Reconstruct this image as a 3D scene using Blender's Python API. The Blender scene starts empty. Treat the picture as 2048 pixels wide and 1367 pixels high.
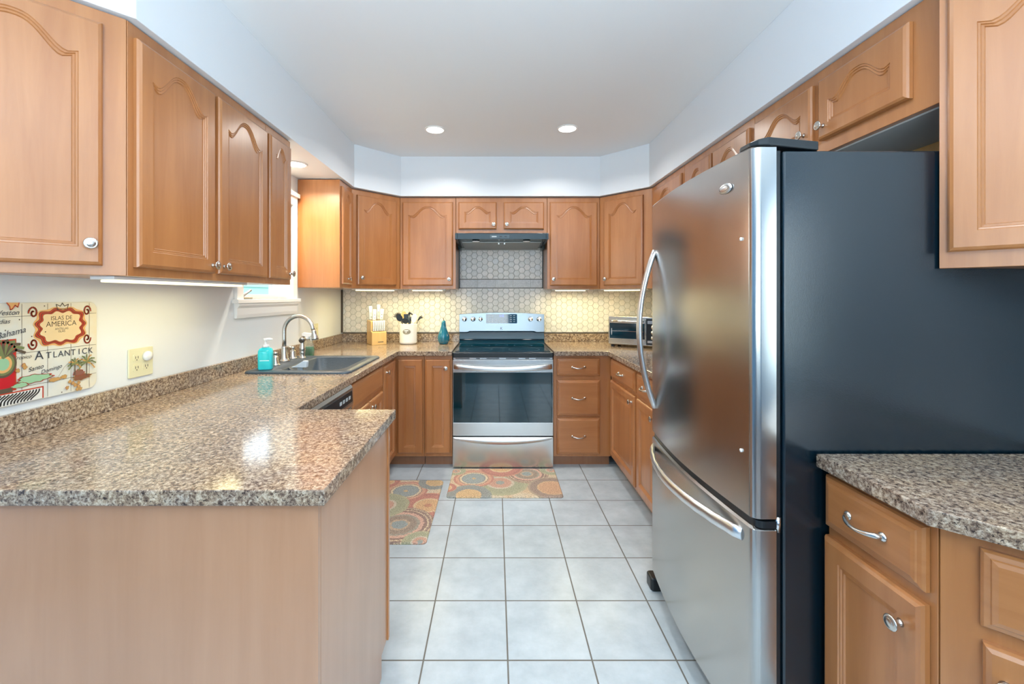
import bpy, bmesh, math, random
from mathutils import Matrix, Vector
random.seed(7)
PI = math.pi
C = bpy.context.scene.collection
S = bpy.context.scene

# ------------------------------------------------------------------ camera, world, light, exposure
F = 861.0                       # focal length in pixels of the 2048 px wide frame
VX, VY, H = 991.0, 592.0, 1.33  # vanishing point of the room and eye height
cam_d = bpy.data.cameras.new('camera')
cam = bpy.data.objects.new('camera', cam_d)
C.objects.link(cam)
cam.location = (0, 0, H)
cam.rotation_euler = (PI / 2, 0, 0)
cam_d.sensor_width = 36.0
cam_d.lens = 36.0 * F / 2048.0
cam_d.shift_x = (1024 - VX) / 2048.0
cam_d.shift_y = -(683.5 - VY) / 2048.0
cam_d.clip_start = 0.02
S.camera = cam
S.view_settings.view_transform = 'Standard'
S.view_settings.look = 'None'
S.view_settings.exposure = 0.62
S.view_settings.gamma = 1.0
S.view_settings.use_curve_mapping = False

world = bpy.data.worlds.new('world')
S.world = world
world.use_nodes = True
wn = world.node_tree
wn.nodes.clear()
w_out = wn.nodes.new('ShaderNodeOutputWorld')
w_bg = wn.nodes.new('ShaderNodeBackground')
w_tc = wn.nodes.new('ShaderNodeTexCoord')
w_sep = wn.nodes.new('ShaderNodeSeparateXYZ')
w_rmp = wn.nodes.new('ShaderNodeValToRGB')
w_map = wn.nodes.new('ShaderNodeMapRange')
w_map.inputs[1].default_value = -0.35
w_map.inputs[2].default_value = 0.65
wn.links.new(w_tc.outputs['Generated'], w_sep.inputs[0])
wn.links.new(w_sep.outputs['Z'], w_map.inputs[0])
wn.links.new(w_map.outputs[0], w_rmp.inputs[0])
cr = w_rmp.color_ramp
cr.elements[0].position = 0.0
cr.elements[0].color = (0.30, 0.36, 0.30, 1)
cr.elements[1].position = 1.0
cr.elements[1].color = (0.72, 0.87, 1.0, 1)
e = cr.elements.new(0.34)
e.color = (0.42, 0.52, 0.45, 1)
e = cr.elements.new(0.40)
e.color = (0.86, 0.95, 1.0, 1)
wn.links.new(w_rmp.outputs[0], w_bg.inputs['Color'])
w_bg.inputs['Strength'].default_value = 3.2
wn.links.new(w_bg.outputs[0], w_out.inputs[0])


def lamp(name, kind, loc, rot, energy, color, parent=None, **kw):
    d = bpy.data.lights.new(name, kind)
    d.energy = energy
    d.color = color
    for k, v in kw.items():
        setattr(d, k, v)
    o = bpy.data.objects.new(name, d)
    C.objects.link(o)
    o.location = loc
    o.rotation_euler = rot
    if parent is not None:
        o.parent = parent
    return o


# daylight through unseen rear windows, and fill from an added side window
REAR = [(-1.55, -0.85), (-0.36, 0.34), (0.80, 1.50)]      # the three rear windows, 0.7 to 2.15 m high
for xa, xb in REAR:
    lamp('daylight', 'AREA', ((xa + xb) / 2, -3.16, 1.425), (PI / 2, 0, 0), 8.5, (0.70, 0.87, 1.0), shape='RECTANGLE', size=0.68, size_y=1.42)
lamp('side_window_fill', 'AREA', (2.56, -1.55, 1.40), (0, PI / 2, 0), 17.0, (0.66, 0.87, 1.0), shape='RECTANGLE', size=1.5, size_y=1.5)
# unseen fill light added behind the camera to brighten the ceiling
lamp('ceiling_fill_light', 'AREA', (0.0, -1.1, 1.15), (PI, 0, 0), 118.0, (0.78, 0.91, 1.0), shape='DISK', size=1.6)

# ------------------------------------------------------------------ materials
MATS = {}


def lin(c):
    return tuple(((v / 255.0) / 12.92 if v / 255.0 <= 0.04045 else ((v / 255.0 + 0.055) / 1.055) ** 2.4) for v in c)


def base_mat(name, col=(0.8, 0.8, 0.8), rough=0.5, metal=0.0, coat=0.0, spec=0.5, emit=None, estr=0.0):
    m = bpy.data.materials.new(name)
    m.use_nodes = True
    b = m.node_tree.nodes['Principled BSDF']
    b.inputs['Base Color'].default_value = (*col, 1)
    b.inputs['Roughness'].default_value = rough
    b.inputs['Metallic'].default_value = metal
    b.inputs['Coat Weight'].default_value = coat
    b.inputs['Coat Roughness'].default_value = 0.12
    b.inputs['Specular IOR Level'].default_value = spec
    if emit:
        b.inputs['Emission Color'].default_value = (*emit, 1)
        b.inputs['Emission Strength'].default_value = estr
    MATS[name] = m
    return m


class N:
    """short hand for building node graphs"""
    def __init__(self, m):
        self.t = m.node_tree
        self.b = self.t.nodes['Principled BSDF']

    def new(self, kind, **kw):
        n = self.t.nodes.new(kind)
        for k, v in kw.items():
            setattr(n, k, v)
        return n

    def link(self, a, b):
        self.t.links.new(a, b)

    def coords(self, scale=(1, 1, 1), loc=(0, 0, 0), out='Object'):
        tc = self.new('ShaderNodeTexCoord')
        mp = self.new('ShaderNodeMapping')
        mp.inputs['Scale'].default_value = scale
        mp.inputs['Location'].default_value = loc
        self.link(tc.outputs[out], mp.inputs['Vector'])
        return mp.outputs[0]

    def noise(self, vec, scale, detail=4, rough=0.55, dist=0.0):
        n = self.new('ShaderNodeTexNoise')
        n.inputs['Scale'].default_value = scale
        n.inputs['Detail'].default_value = detail
        n.inputs['Roughness'].default_value = rough
        n.inputs['Distortion'].default_value = dist
        self.link(vec, n.inputs['Vector'])
        return n.outputs[0]

    def ramp(self, fac, stops, interp='LINEAR'):
        r = self.new('ShaderNodeValToRGB')
        r.color_ramp.interpolation = interp
        el = r.color_ramp.elements
        while len(el) < len(stops):
            el.new(0.5)
        for q, (p, c) in zip(el, stops):
            q.position = p
            q.color = (*c, 1) if len(c) == 3 else c
        self.link(fac, r.inputs[0])
        return r.outputs[0]

    def mix(self, fac, a, b, mode='MIX'):
        n = self.new('ShaderNodeMix')
        n.data_type = 'RGBA'
        n.blend_type = mode
        for sock, v in ((n.inputs[0], fac), (n.inputs[6], a), (n.inputs[7], b)):
            if isinstance(v, (int, float)):
                sock.default_value = v
            elif isinstance(v, tuple):
                sock.default_value = (*v, 1) if len(v) == 3 else v
            else:
                self.link(v, sock)
        return n.outputs[2]

    def math(self, op, a, b=None):
        n = self.new('ShaderNodeMath')
        n.operation = op
        for i, v in enumerate((a, b)):
            if v is None:
                continue
            if isinstance(v, (int, float)):
                n.inputs[i].default_value = v
            else:
                self.link(v, n.inputs[i])
        return n.outputs[0]

    def color(self, c):
        self.link(c, self.b.inputs['Base Color'])

    def bump(self, h, strength=0.2, dist=0.002):
        n = self.new('ShaderNodeBump')
        n.inputs['Strength'].default_value = strength
        n.inputs['Distance'].default_value = dist
        self.link(h, n.inputs['Height'])
        self.link(n.outputs[0], self.b.inputs['Normal'])


def wood(name, a, b, horizontal=False, coat=0.85):
    m = base_mat(name, rough=0.36, coat=coat)
    g = N(m)
    sc = (0.7, 9, 9) if horizontal else (9, 9, 0.7)
    v = g.coords(sc)
    n1 = g.noise(v, 2.2, 5, 0.6, 0.6)
    n2 = g.noise(g.coords((1.0, 1.0, 0.6)), 3.0, 3, 0.5, 0.8)
    c1 = g.ramp(n1, [(0.30, a), (0.72, b)])
    c2 = g.mix(g.ramp(n2, [(0.38, (0, 0, 0)), (0.75, (0.35, 0.35, 0.35))]), c1, tuple(x * 0.80 for x in a))
    g.color(c2)
    g.b.inputs['Coat Roughness'].default_value = 0.26
    return m


MAPLE = wood('honey_maple', lin((166, 104, 55)), lin((184, 123, 71)))
MAPLE_H = wood('honey_maple_level_grain', lin((166, 104, 55)), lin((184, 123, 71)), True)
MAPLE_IN = base_mat('maple_underside', lin((190, 140, 95)), 0.5)
PANEL = wood('maple_panel', lin((178, 130, 97)), lin((188, 141, 108)))

m = base_mat('wall_paint', lin((228, 232, 234)), 0.75)
WALL = m
g = N(m)
g.bump(g.noise(g.coords(), 220, 2), 0.08, 0.001)
DINING = base_mat('blue_bounce_paint', lin((104, 150, 184)), 0.7)  # unseen walls, made blue to tint reflections and bounced light
SOFFIT = base_mat('soffit_satin_paint', lin((230, 236, 242)), 0.38)
CEIL = base_mat('ceiling_paint', lin((233, 238, 242)), 0.85)
g = N(CEIL)
g.bump(g.noise(g.coords(), 260, 2), 0.06, 0.001)
TRIM = base_mat('white_trim_paint', lin((242, 242, 240)), 0.35)

# floor tile
TILE = 0.3083
FLOOR = base_mat('white_floor_tile', rough=0.28)
g = N(FLOOR)
v = g.coords((1, 1, 1), (-0.0449 + 20 * TILE, -2.8067 + 20 * TILE, 0))
bk = g.new('ShaderNodeTexBrick', offset=0.0, squash=1.0)
bk.inputs['Scale'].default_value = 1.0
bk.inputs['Brick Width'].default_value = TILE
bk.inputs['Row Height'].default_value = TILE
bk.inputs['Mortar Size'].default_value = 0.0030
bk.inputs['Mortar Smooth'].default_value = 0.0
bk.inputs['Color1'].default_value = (0.97, 0.97, 0.97, 1)
bk.inputs['Color2'].default_value = (1.0, 1.0, 1.0, 1)
bk.inputs['Mortar'].default_value = (0, 0, 0, 1)
g.link(v, bk.inputs['Vector'])
mott = g.ramp(g.noise(g.coords(), 7, 6, 0.65), [(0.3, lin((168, 179, 186))), (0.7, lin((190, 201, 207)))])
tile_c = g.mix(1.0, mott, bk.outputs['Color'], 'MULTIPLY')
g.color(g.mix(bk.outputs['Fac'], tile_c, lin((104, 101, 95))))
rg = g.new('ShaderNodeMapRange')
rg.inputs[3].default_value = 0.26
rg.inputs[4].default_value = 0.85
g.link(bk.outputs['Fac'], rg.inputs[0])
g.link(rg.outputs[0], g.b.inputs['Roughness'])
inv = g.math('SUBTRACT', 1.0, bk.outputs['Fac'])
g.bump(inv, 0.4, 0.002)

# stone look laminate
GRANITE = base_mat('speckled_brown_laminate', rough=0.13, spec=0.6)
g = N(GRANITE)
v = g.coords()
n1 = g.noise(v, 84, 7, 0.74, 0.4)
n2 = g.noise(v, 190, 4, 0.7, 0.2)
n3 = g.noise(v, 14, 3, 0.5)
base = g.ramp(n1, [(0.34, lin((58, 50, 47))), (0.44, lin((118, 99, 85))), (0.52, lin((165, 145, 124))), (0.65, lin((212, 198, 178)))])
speck = g.ramp(n2, [(0.36, (1, 1, 1)), (0.44, (0, 0, 0))])
c = g.mix(speck, base, lin((48, 40, 40)))
hi = g.ramp(n2, [(0.60, (0, 0, 0)), (0.68, (0.8, 0.8, 0.8))])
c = g.mix(hi, c, lin((214, 200, 180)))
tint = g.ramp(n3, [(0.35, (0.86, 0.86, 0.9)), (0.65, (1.05, 1.0, 0.93))])
g.color(g.mix(1.0, c, tint, 'MULTIPLY'))

# metals, glass, plastics
STEEL = base_mat('brushed_steel', (0.58, 0.575, 0.56), 0.24, 1.0)
g = N(STEEL)
sv = g.noise(g.coords((2, 2, 220)), 6, 3)
g.bump(sv, 0.03, 0.0006)
STEEL_V = base_mat('brushed_door_steel', (0.50, 0.485, 0.465), 0.23, 1.0)
g = N(STEEL_V)
g.bump(g.noise(g.coords((220, 260, 1.2)), 3, 3), 0.02, 0.0006)
CHROME = base_mat('polished_steel', (0.72, 0.72, 0.72), 0.12, 1.0)
NICKEL = base_mat('satin_nickel', (0.62, 0.60, 0.56), 0.26, 1.0)
SATIN = base_mat('pale_satin_handle', (0.74, 0.76, 0.78), 0.30, 1.0)
BLACK_TEX = base_mat('textured_black_enamel', (0.0015, 0.010, 0.017), 0.21, spec=0.8)  # blue of reflected daylight is mixed into the black base colour
g = N(BLACK_TEX)
g.bump(g.noise(g.coords(), 420, 3), 0.16, 0.001)
BLACK = base_mat('black_plastic', (0.008, 0.012, 0.015), 0.32)
BLACK_GLASS = base_mat('black_glass', (0.003, 0.030, 0.052), 0.045, spec=0.85)  # blue sheen of reflected daylight put into the base colour
OVEN_GLASS = base_mat('oven_door_glass', (0.002, 0.024, 0.034), 0.03, spec=0.75)  # teal tint of the reflections put into the base colour
HOOD_BLACK = base_mat('black_hood_enamel', (0.010, 0.026, 0.036), 0.22)
GREY_FILTER = base_mat('grease_filter', (0.30, 0.31, 0.30), 0.45, 0.6)
SINK = base_mat('charcoal_composite', lin((72, 82, 92)), 0.38)
g = N(SINK)
g.color(g.ramp(g.noise(g.coords(), 300, 3), [(0.3, lin((44, 56, 68))), (0.7, lin((76, 88, 98)))]))
WHITE_PL = base_mat('white_plastic', lin((238, 240, 240)), 0.3)
CERAMIC = base_mat('white_glaze', lin((236, 236, 232)), 0.18, coat=0.4)
TEAL = base_mat('teal_glaze', lin((8, 104, 130)), 0.10, coat=0.7)
STEM = base_mat('brown_stem', lin((110, 88, 66)), 0.6)
BLOCK = wood('pale_beech', lin((222, 180, 112)), lin((235, 196, 132)))
SPOON = wood('utensil_wood', lin((205, 160, 105)), lin((222, 180, 126)))
IVORY = base_mat('ivory_plastic', lin((226, 222, 186)), 0.35)
DARK = base_mat('dark_slot', (0.02, 0.02, 0.02), 0.6)
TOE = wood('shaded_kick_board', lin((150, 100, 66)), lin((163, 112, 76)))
BRONZE = base_mat('dark_bronze_trim', lin((92, 84, 76)), 0.4, 0.5)
GROUT = base_mat('tile_grout', lin((186, 186, 180)), 0.85)
HEX = base_mat('cream_stone_tile', rough=0.38)
g = N(HEX)
gi = g.new('ShaderNodeNewGeometry')
v = g.coords()
ca = g.ramp(gi.outputs['Random Per Island'], [(0.0, lin((216, 216, 212))), (0.35, lin((226, 225, 221))), (0.7, lin((234, 230, 225))), (1.0, lin((220, 223, 224)))])
vein = g.ramp(g.noise(v, 45, 6, 0.7, 1.2), [(0.38, (0.88, 0.87, 0.86)), (0.58, (1.04, 1.03, 1.02))])
g.color(g.mix(1.0, ca, vein, 'MULTIPLY'))
STONE_BORDER = base_mat('grey_carved_border_tile', rough=0.4)
g = N(STONE_BORDER)
g.color(g.ramp(g.noise(g.coords(), 40, 6, 0.7, 1.5), [(0.35, lin((184, 186, 186))), (0.65, lin((218, 219, 219)))]))
LED = base_mat('warm_strip_glow', (1, 0.95, 0.75), 0.5, emit=(1.0, 0.90, 0.48), estr=1.15)
BULB = base_mat('lamp_glow', (1, 1, 1), 0.5, emit=(1.0, 0.97, 0.9), estr=5.0)
BLUE_DIGITS = base_mat('blue_digits', (0, 0, 0.1), 0.5, emit=(0.16, 0.2, 1.0), estr=2.2)
GREY_PRINT = base_mat('grey_print', lin((176, 186, 190)), 0.5)
DARK_PRINT = base_mat('dark_print', lin((70, 66, 66)), 0.6)


def clear(name, col, rough=0.03, ior=1.45, trans=1.0):
    m = base_mat(name, col, rough)
    b = m.node_tree.nodes['Principled BSDF']
    b.inputs['Transmission Weight'].default_value = trans
    b.inputs['IOR'].default_value = ior
    return m


PANE = clear('window_glass', (0.96, 0.99, 0.98), 0.0, 1.02)
SOAP = clear('aqua_soap', lin((70, 226, 232)), 0.08, 1.34, 0.15)
BOTTLE = clear('clear_bottle', (0.9, 0.96, 0.93), 0.03, 1.2, 0.9)
GREEN_LIQ = clear('green_cleaner', lin((10, 120, 74)), 0.05, 1.33, 0.25)


# ------------------------------------------------------------------ mesh building
class MB:
    def __init__(self):
        self.v, self.f, self.mi, self.sm, self.mats = [], [], [], [], []
        self.M = Matrix.Identity(4)

    def mat(self, m):
        if m not in self.mats:
            self.mats.append(m)
        return self.mats.index(m)

    def add(self, vs, fs, m, smooth=False):
        o = len(self.v)
        self.v += [tuple(self.M @ Vector(p)) for p in vs]
        k = self.mat(m)
        for f in fs:
            self.f.append([i + o for i in f])
            self.mi.append(k)
            self.sm.append(smooth)

    def box(self, x0, x1, y0, y1, z0, z1, m):
        vs = [(x, y, z) for z in (z0, z1) for y in (y0, y1) for x in (x0, x1)]
        self.add(vs, [(0, 2, 3, 1), (4, 5, 7, 6), (0, 1, 5, 4), (2, 6, 7, 3), (0, 4, 6, 2), (1, 3, 7, 5)], m)

    def prism(self, poly, a0, a1, m, axis='z', smooth=False):
        """poly in the plane across the axis: z -> (x,y), x -> (y,z), y -> (x,z)"""
        n = len(poly)

        def P(p, a):
            return {'z': (p[0], p[1], a), 'x': (a, p[0], p[1]), 'y': (p[0], a, p[1])}[axis]
        vs = [P(p, a0) for p in poly] + [P(p, a1) for p in poly]
        self.add(vs, [tuple(range(n))[::-1], tuple(range(n, 2 * n))], m)
        self.add(vs, [(i, (i + 1) % n, n + (i + 1) % n, n + i) for i in range(n)], m, smooth)

    def rings(self, rings, m, smooth=True, cap0=True, cap1=True, closed=False):
        n = len(rings[0])
        vs = [p for r in rings for p in r]
        fs = []
        R = len(rings)
        for k in range(R if closed else R - 1):
            a, b = k * n, ((k + 1) % R) * n
            for i in range(n):
                j = (i + 1) % n
                fs.append((a + i, a + j, b + j, b + i))
        self.add(vs, fs, m, smooth)
        if not closed:
            if cap0:
                self.add(rings[0], [tuple(range(n))[::-1]], m)
            if cap1:
                self.add(rings[-1], [tuple(range(n))], m)

    def lathe(self, prof, m, c=(0, 0, 0), seg=24, sx=1.0, sy=1.0, axis='z', smooth=True):
        rs = []
        for r, z in prof:
            ring = []
            for i in range(seg):
                a = 2 * PI * i / seg
                x, y = r * sx * math.cos(a), r * sy * math.sin(a)
                if axis == 'z':
                    p = (c[0] + x, c[1] + y, c[2] + z)
                elif axis == '-y':
                    p = (c[0] + x, c[1] - z, c[2] + y)
                elif axis == 'x':
                    p = (c[0] + z, c[1] + x, c[2] + y)
                ring.append(p)
            rs.append(ring)
        self.rings(rs, m, smooth)

    def tube(self, path, r, m, seg=12, ref=None, ry=None):
        path = [Vector(p) for p in path]
        n = len(path)
        rs = r if isinstance(r, (list, tuple)) else [r] * n
        rings = []
        up = None
        for i, p in enumerate(path):
            t = (path[min(i + 1, n - 1)] - path[max(i - 1, 0)]).normalized()
            if up is None:
                up = Vector(ref) if ref else (Vector((0, 0, 1)) if abs(t.z) < 0.9 else Vector((1, 0, 0)))
            u = (Vector(ref) if ref else up)
            u = (u - t * u.dot(t)).normalized()
            w = t.cross(u)
            up = u
            k = ry / rs[0] if ry else 1.0
            rings.append([tuple(p + u * rs[i] * math.cos(2 * PI * j / seg) + w * rs[i] * k * math.sin(2 * PI * j / seg)) for j in range(seg)])
        self.rings(rings, m)

    def disc(self, c, r, m, n='-y', seg=24, sx=1.0, sz=1.0):
        vs = []
        for i in range(seg):
            a = 2 * PI * i / seg
            u, w = r * sx * math.cos(a), r * sz * math.sin(a)
            vs.append({'-y': (c[0] + u, c[1], c[2] + w), 'z': (c[0] + u, c[1] + w, c[2])}[n])
        self.add(vs, [tuple(range(seg))], m)

    def build(self, name, parent=None, bevel=0.0, seg=2, loc=(0, 0, 0), recalc=True):
        me = bpy.data.meshes.new(name)
        me.from_pydata(self.v, [], self.f)
        for m in self.mats:
            me.materials.append(m)
        for p, k, s in zip(me.polygons, self.mi, self.sm):
            p.material_index = k
            p.use_smooth = s
        if recalc:
            bm = bmesh.new()
            bm.from_mesh(me)
            bmesh.ops.remove_doubles(bm, verts=bm.verts, dist=1e-5)
            bmesh.ops.recalc_face_normals(bm, faces=bm.faces)
            bm.to_mesh(me)
            bm.free()
        me.update()
        o = bpy.data.objects.new(name, me)
        C.objects.link(o)
        o.location = loc
        if parent is not None:
            o.parent = parent
        if bevel:
            b = o.modifiers.new('bevel', 'BEVEL')
            b.width = bevel
            b.segments = seg
            b.limit_method = 'ANGLE'
            b.angle_limit = math.radians(40)
        return o


def thing(name, label, cat, loc=(0, 0, 0), rz=0.0, group=None):
    o = bpy.data.objects.new(name, None)
    C.objects.link(o)
    o.empty_display_size = 0.05
    o.location = loc
    o.rotation_euler = (0, 0, rz)
    tag(o, label, cat, group)
    return o


def tag(o, label, cat, group=None):
    o['label'] = label
    o['category'] = cat
    if group:
        o['group'] = group
    return o


def struct(o):
    o['kind'] = 'structure'
    return o


def wbox(name, x0, x1, y0, y1, z0, z1, m, parent=None, bevel=0.0):
    b = MB()
    b.box(x0, x1, y0, y1, z0, z1, m)
    return b.build(name, parent, bevel)


def rrect(x0, x1, y0, y1, r, n=6):
    """rounded rectangle; r may be four radii for (x1,y1),(x0,y1),(x0,y0),(x1,y0)"""
    rr = r if isinstance(r, (list, tuple)) else (r,) * 4
    out = []
    for k, (cx, cy, a0) in enumerate(((x1, y1, 0), (x0, y1, 90), (x0, y0, 180), (x1, y0, 270))):
        q = rr[k]
        ox = cx - q if cx == x1 else cx + q
        oy = cy - q if cy == y1 else cy + q
        for i in range(n + 1):
            a = math.radians(a0 + 90.0 * i / n)
            out.append((ox + q * math.cos(a), oy + q * math.sin(a)))
    return out


def text_into(mb, s, size, m, M, align='CENTER', shear=0.0, extr=0.0):
    cu = bpy.data.curves.new('lettering', 'FONT')
    cu.body = s
    cu.size = size
    cu.align_x = align
    cu.shear = shear
    cu.extrude = extr
    o = bpy.data.objects.new('lettering', cu)
    C.objects.link(o)
    bpy.context.view_layer.update()
    dg = bpy.context.evaluated_depsgraph_get()
    me = bpy.data.meshes.new_from_object(o.evaluated_get(dg))
    vs = [tuple(M @ v.co) for v in me.vertices]
    mb.add(vs, [tuple(p.vertices) for p in me.polygons], m)
    bpy.data.objects.remove(o)
    bpy.data.curves.remove(cu)
    bpy.data.meshes.remove(me)


FRONT = Matrix.Rotation(PI / 2, 4, 'X')   # writing that faces local -y


def at(x, y, z):
    return Matrix.Translation((x, y, z)) @ FRONT


# ------------------------------------------------------------------ room shell
XL, XR, YB, ZC = -1.45, 1.54, 4.05, 2.53
YS, YR, XO = 0.80, -3.2, 2.6   # side walls start, rear wall, half width of the dining end

b = MB()
b.box(-XO - 0.1, XO + 0.1, 0.1, YB + 0.1, -0.1, 0.0, FLOOR)
b.box(-XO - 0.1, XO + 0.1, YR - 0.1, 0.1, -0.1, 0.0, wood('dark_reflected_floor', lin((64, 44, 34)), lin((86, 60, 44)), coat=0.3))  # unseen dining floor, made dark for darker reflections in fridge and oven
struct(b.build('floor'))
b = MB()
b.box(-XO - 0.1, XO + 0.1, YR - 0.1, YB + 0.1, ZC, ZC + 0.1, CEIL)
struct(b.build('ceiling'))
WY0, WY1, WZ0, WZ1 = 2.45, 3.05, 1.312, 1.975   # kitchen window opening
b = MB()
b.box(XL - 0.16, XL, YS, WY0, 0, ZC, WALL)
b.box(XL - 0.16, XL, WY1, YB + 0.1, 0, ZC, WALL)
b.box(XL - 0.16, XL, WY0, WY1, 0, WZ0, WALL)
b.box(XL - 0.16, XL, WY0, WY1, WZ1, ZC, WALL)
b.box(-XO, XL - 0.16, YS, YS + 0.12, 0, ZC, DINING)
b.box(-XO - 0.1, -XO, YR, YS + 0.12, 0, ZC, DINING)
struct(b.build('wall_left'))
b = MB()
b.box(XR, XR + 0.12, 0.15, YB + 0.1, 0, ZC, WALL)
b.box(XR + 0.12, XO, 0.15, 0.27, 0, ZC, DINING)
b.box(XO, XO + 0.1, YR, -2.3, 0, ZC, DINING)
b.box(XO, XO + 0.1, -0.8, 0.27, 0, ZC, DINING)
b.box(XO, XO + 0.1, -2.3, -0.8, 0, 0.65, DINING)
b.box(XO, XO + 0.1, -2.3, -0.8, 2.15, ZC, DINING)
struct(b.build('wall_right'))
struct(wbox('wall_back', XL, XR, YB, YB + 0.1, 0, ZC, WALL))
b = MB()
edges = [-XO] + [q for r in REAR for q in r] + [XO]
for k in range(0, len(edges), 2):
    b.box(edges[k], edges[k + 1], YR - 0.1, YR, 0, ZC, DINING)
for xa, xb in REAR:
    b.box(xa, xb, YR - 0.1, YR, 0, 0.7, DINING)
    b.box(xa, xb, YR - 0.1, YR, 2.15, ZC, DINING)
struct(b.build('wall_rear'))
b = MB()
for xa, xb in REAR:
    for x in (xa, xb - 0.04):
        b.box(x, x + 0.04, YR - 0.09, YR - 0.02, 0.7, 2.15, TRIM)
    for z in (0.7, 1.40, 2.11):
        b.box(xa + 0.04, xb - 0.04, YR - 0.085, YR - 0.025, z, z + 0.04, TRIM)
struct(b.build('window_2'))  # unseen windows, narrowed to streak the steel with reflections
b = MB()
for y in (-2.3, -1.57, -0.86):
    b.box(XO + 0.02, XO + 0.09, y, y + 0.06, 0.65, 2.15, TRIM)
for z in (0.65, 2.09):
    b.box(XO + 0.025, XO + 0.085, -2.24, -0.86, z, z + 0.06, TRIM)
struct(b.build('added_window_3'))  # side window added for daylight and the reflection on the fridge side

# soffit running round the room above the wall cabinets, with chamfered corners
ZS = 2.19
pts = [(XL, 1.00), (-1.115, 1.335), (-1.115, 3.397), (-0.812, 3.70), (0.895, 3.70), (1.21, 3.385), (1.21, 1.19), (XR, 0.86), (XR, YB), (XL, YB)]
b = MB()
b.prism(pts, ZS, ZC, SOFFIT)
struct(b.build('soffit', bevel=0.002))

# window_1 above the sink
b = MB()
cw = 0.062
b.box(XL, XL + 0.018, WY0 - cw, WY0, WZ0, WZ1 + cw, TRIM)
b.box(XL, XL + 0.018, WY1, WY1 + cw, WZ0, WZ1 + cw, TRIM)
b.box(XL, XL + 0.020, WY0 - cw, WY1 + cw, WZ1, WZ1 + cw, TRIM)
b.box(XL, XL + 0.034, WY0 - cw - 0.012, WY1 + cw + 0.012, WZ1 + cw, WZ1 + cw + 0.03, TRIM)
win = struct(b.build('window_1', bevel=0.002))
b = MB()
b.box(XL - 0.15, XL - 0.001, WY0, WY0 + 0.012, WZ0, WZ1, TRIM)
b.box(XL - 0.15, XL - 0.001, WY1 - 0.012, WY1, WZ0, WZ1, TRIM)
b.box(XL - 0.15, XL - 0.001, WY0, WY1, WZ1 - 0.012, WZ1, TRIM)
b.box(XL - 0.125, XL - 0.085, WY0 + 0.012, WY0 + 0.052, WZ0, WZ1 - 0.012, TRIM)
b.box(XL - 0.125, XL - 0.085, WY1 - 0.052, WY1 - 0.012, WZ0, WZ1 - 0.012, TRIM)
b.box(XL - 0.125, XL - 0.085, WY0 + 0.05, WY1 - 0.05, WZ0, WZ0 + 0.03, TRIM)
b.box(XL - 0.125, XL - 0.085, WY0 + 0.05, WY1 - 0.05, WZ1 - 0.06, WZ1 - 0.012, TRIM)
b.build('window_frame', win)
wbox('pane', XL - 0.110, XL - 0.104, WY0 + 0.05, WY1 - 0.05, WZ0 + 0.03, WZ1 - 0.06, PANE, win)
b = MB()
b.box(XL - 0.15, XL + 0.035, WY0 - cw - 0.02, WY1 + cw + 0.02, WZ0 - 0.022, WZ0, TRIM)
b.prism([(XL, 1.205), (XL + 0.014, 1.205), (XL + 0.018, 1.225), (XL + 0.018, 1.262), (XL + 0.028, 1.278), (XL + 0.028, WZ0 - 0.022), (XL, WZ0 - 0.022)], WY0 - cw, WY1 + cw, TRIM, axis='y')
b.build('window_sill', win, 0.002)
b = MB()
b.box(XL - 0.085, XL - 0.05, 2.53, 2.66, WZ0 + 0.001, WZ0 + 0.014, NICKEL)
b.tube([(XL - 0.066, 2.57, WZ0 + 0.012), (XL - 0.055, 2.60, WZ0 + 0.036), (XL - 0.05, 2.64, WZ0 + 0.055)], 0.008, NICKEL, 8)
b.build('window_crank', win, 0.002)

# neighbour's siding seen through the window
OUT = base_mat('pale_green_siding', lin((128, 170, 168)), 0.7)
b = MB()
for k in range(12):
    b.prism([(-4.56, 0.15 * k), (-4.47, 0.15 * k), (-4.50, 0.15 * (k + 1)), (-4.56, 0.15 * (k + 1))], 1.0, 10.0, OUT, axis='y')
sd = b.build('garden_fence')
tag(sd, 'pale grey green board fence outside the window over the sink', 'fence')

# ------------------------------------------------------------------ hexagon tile backsplash
TY = YB - 0.010


def clip(poly, x0, x1, z0, z1):
    for ax, lim, sg in ((0, x0, 1), (0, x1, -1), (1, z0, 1), (1, z1, -1)):
        out = []
        for i in range(len(poly)):
            p, q = poly[i], poly[(i + 1) % len(poly)]
            dp, dq = sg * (p[ax] - lim), sg * (q[ax] - lim)
            if dp >= 0:
                out.append(p)
            if (dp >= 0) != (dq >= 0):
                t = dp / (dp - dq)
                out.append((p[0] + t * (q[0] - p[0]), p[1] + t * (q[1] - p[1])))
        poly = out
        if len(poly) < 3:
            return []
    return poly


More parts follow.
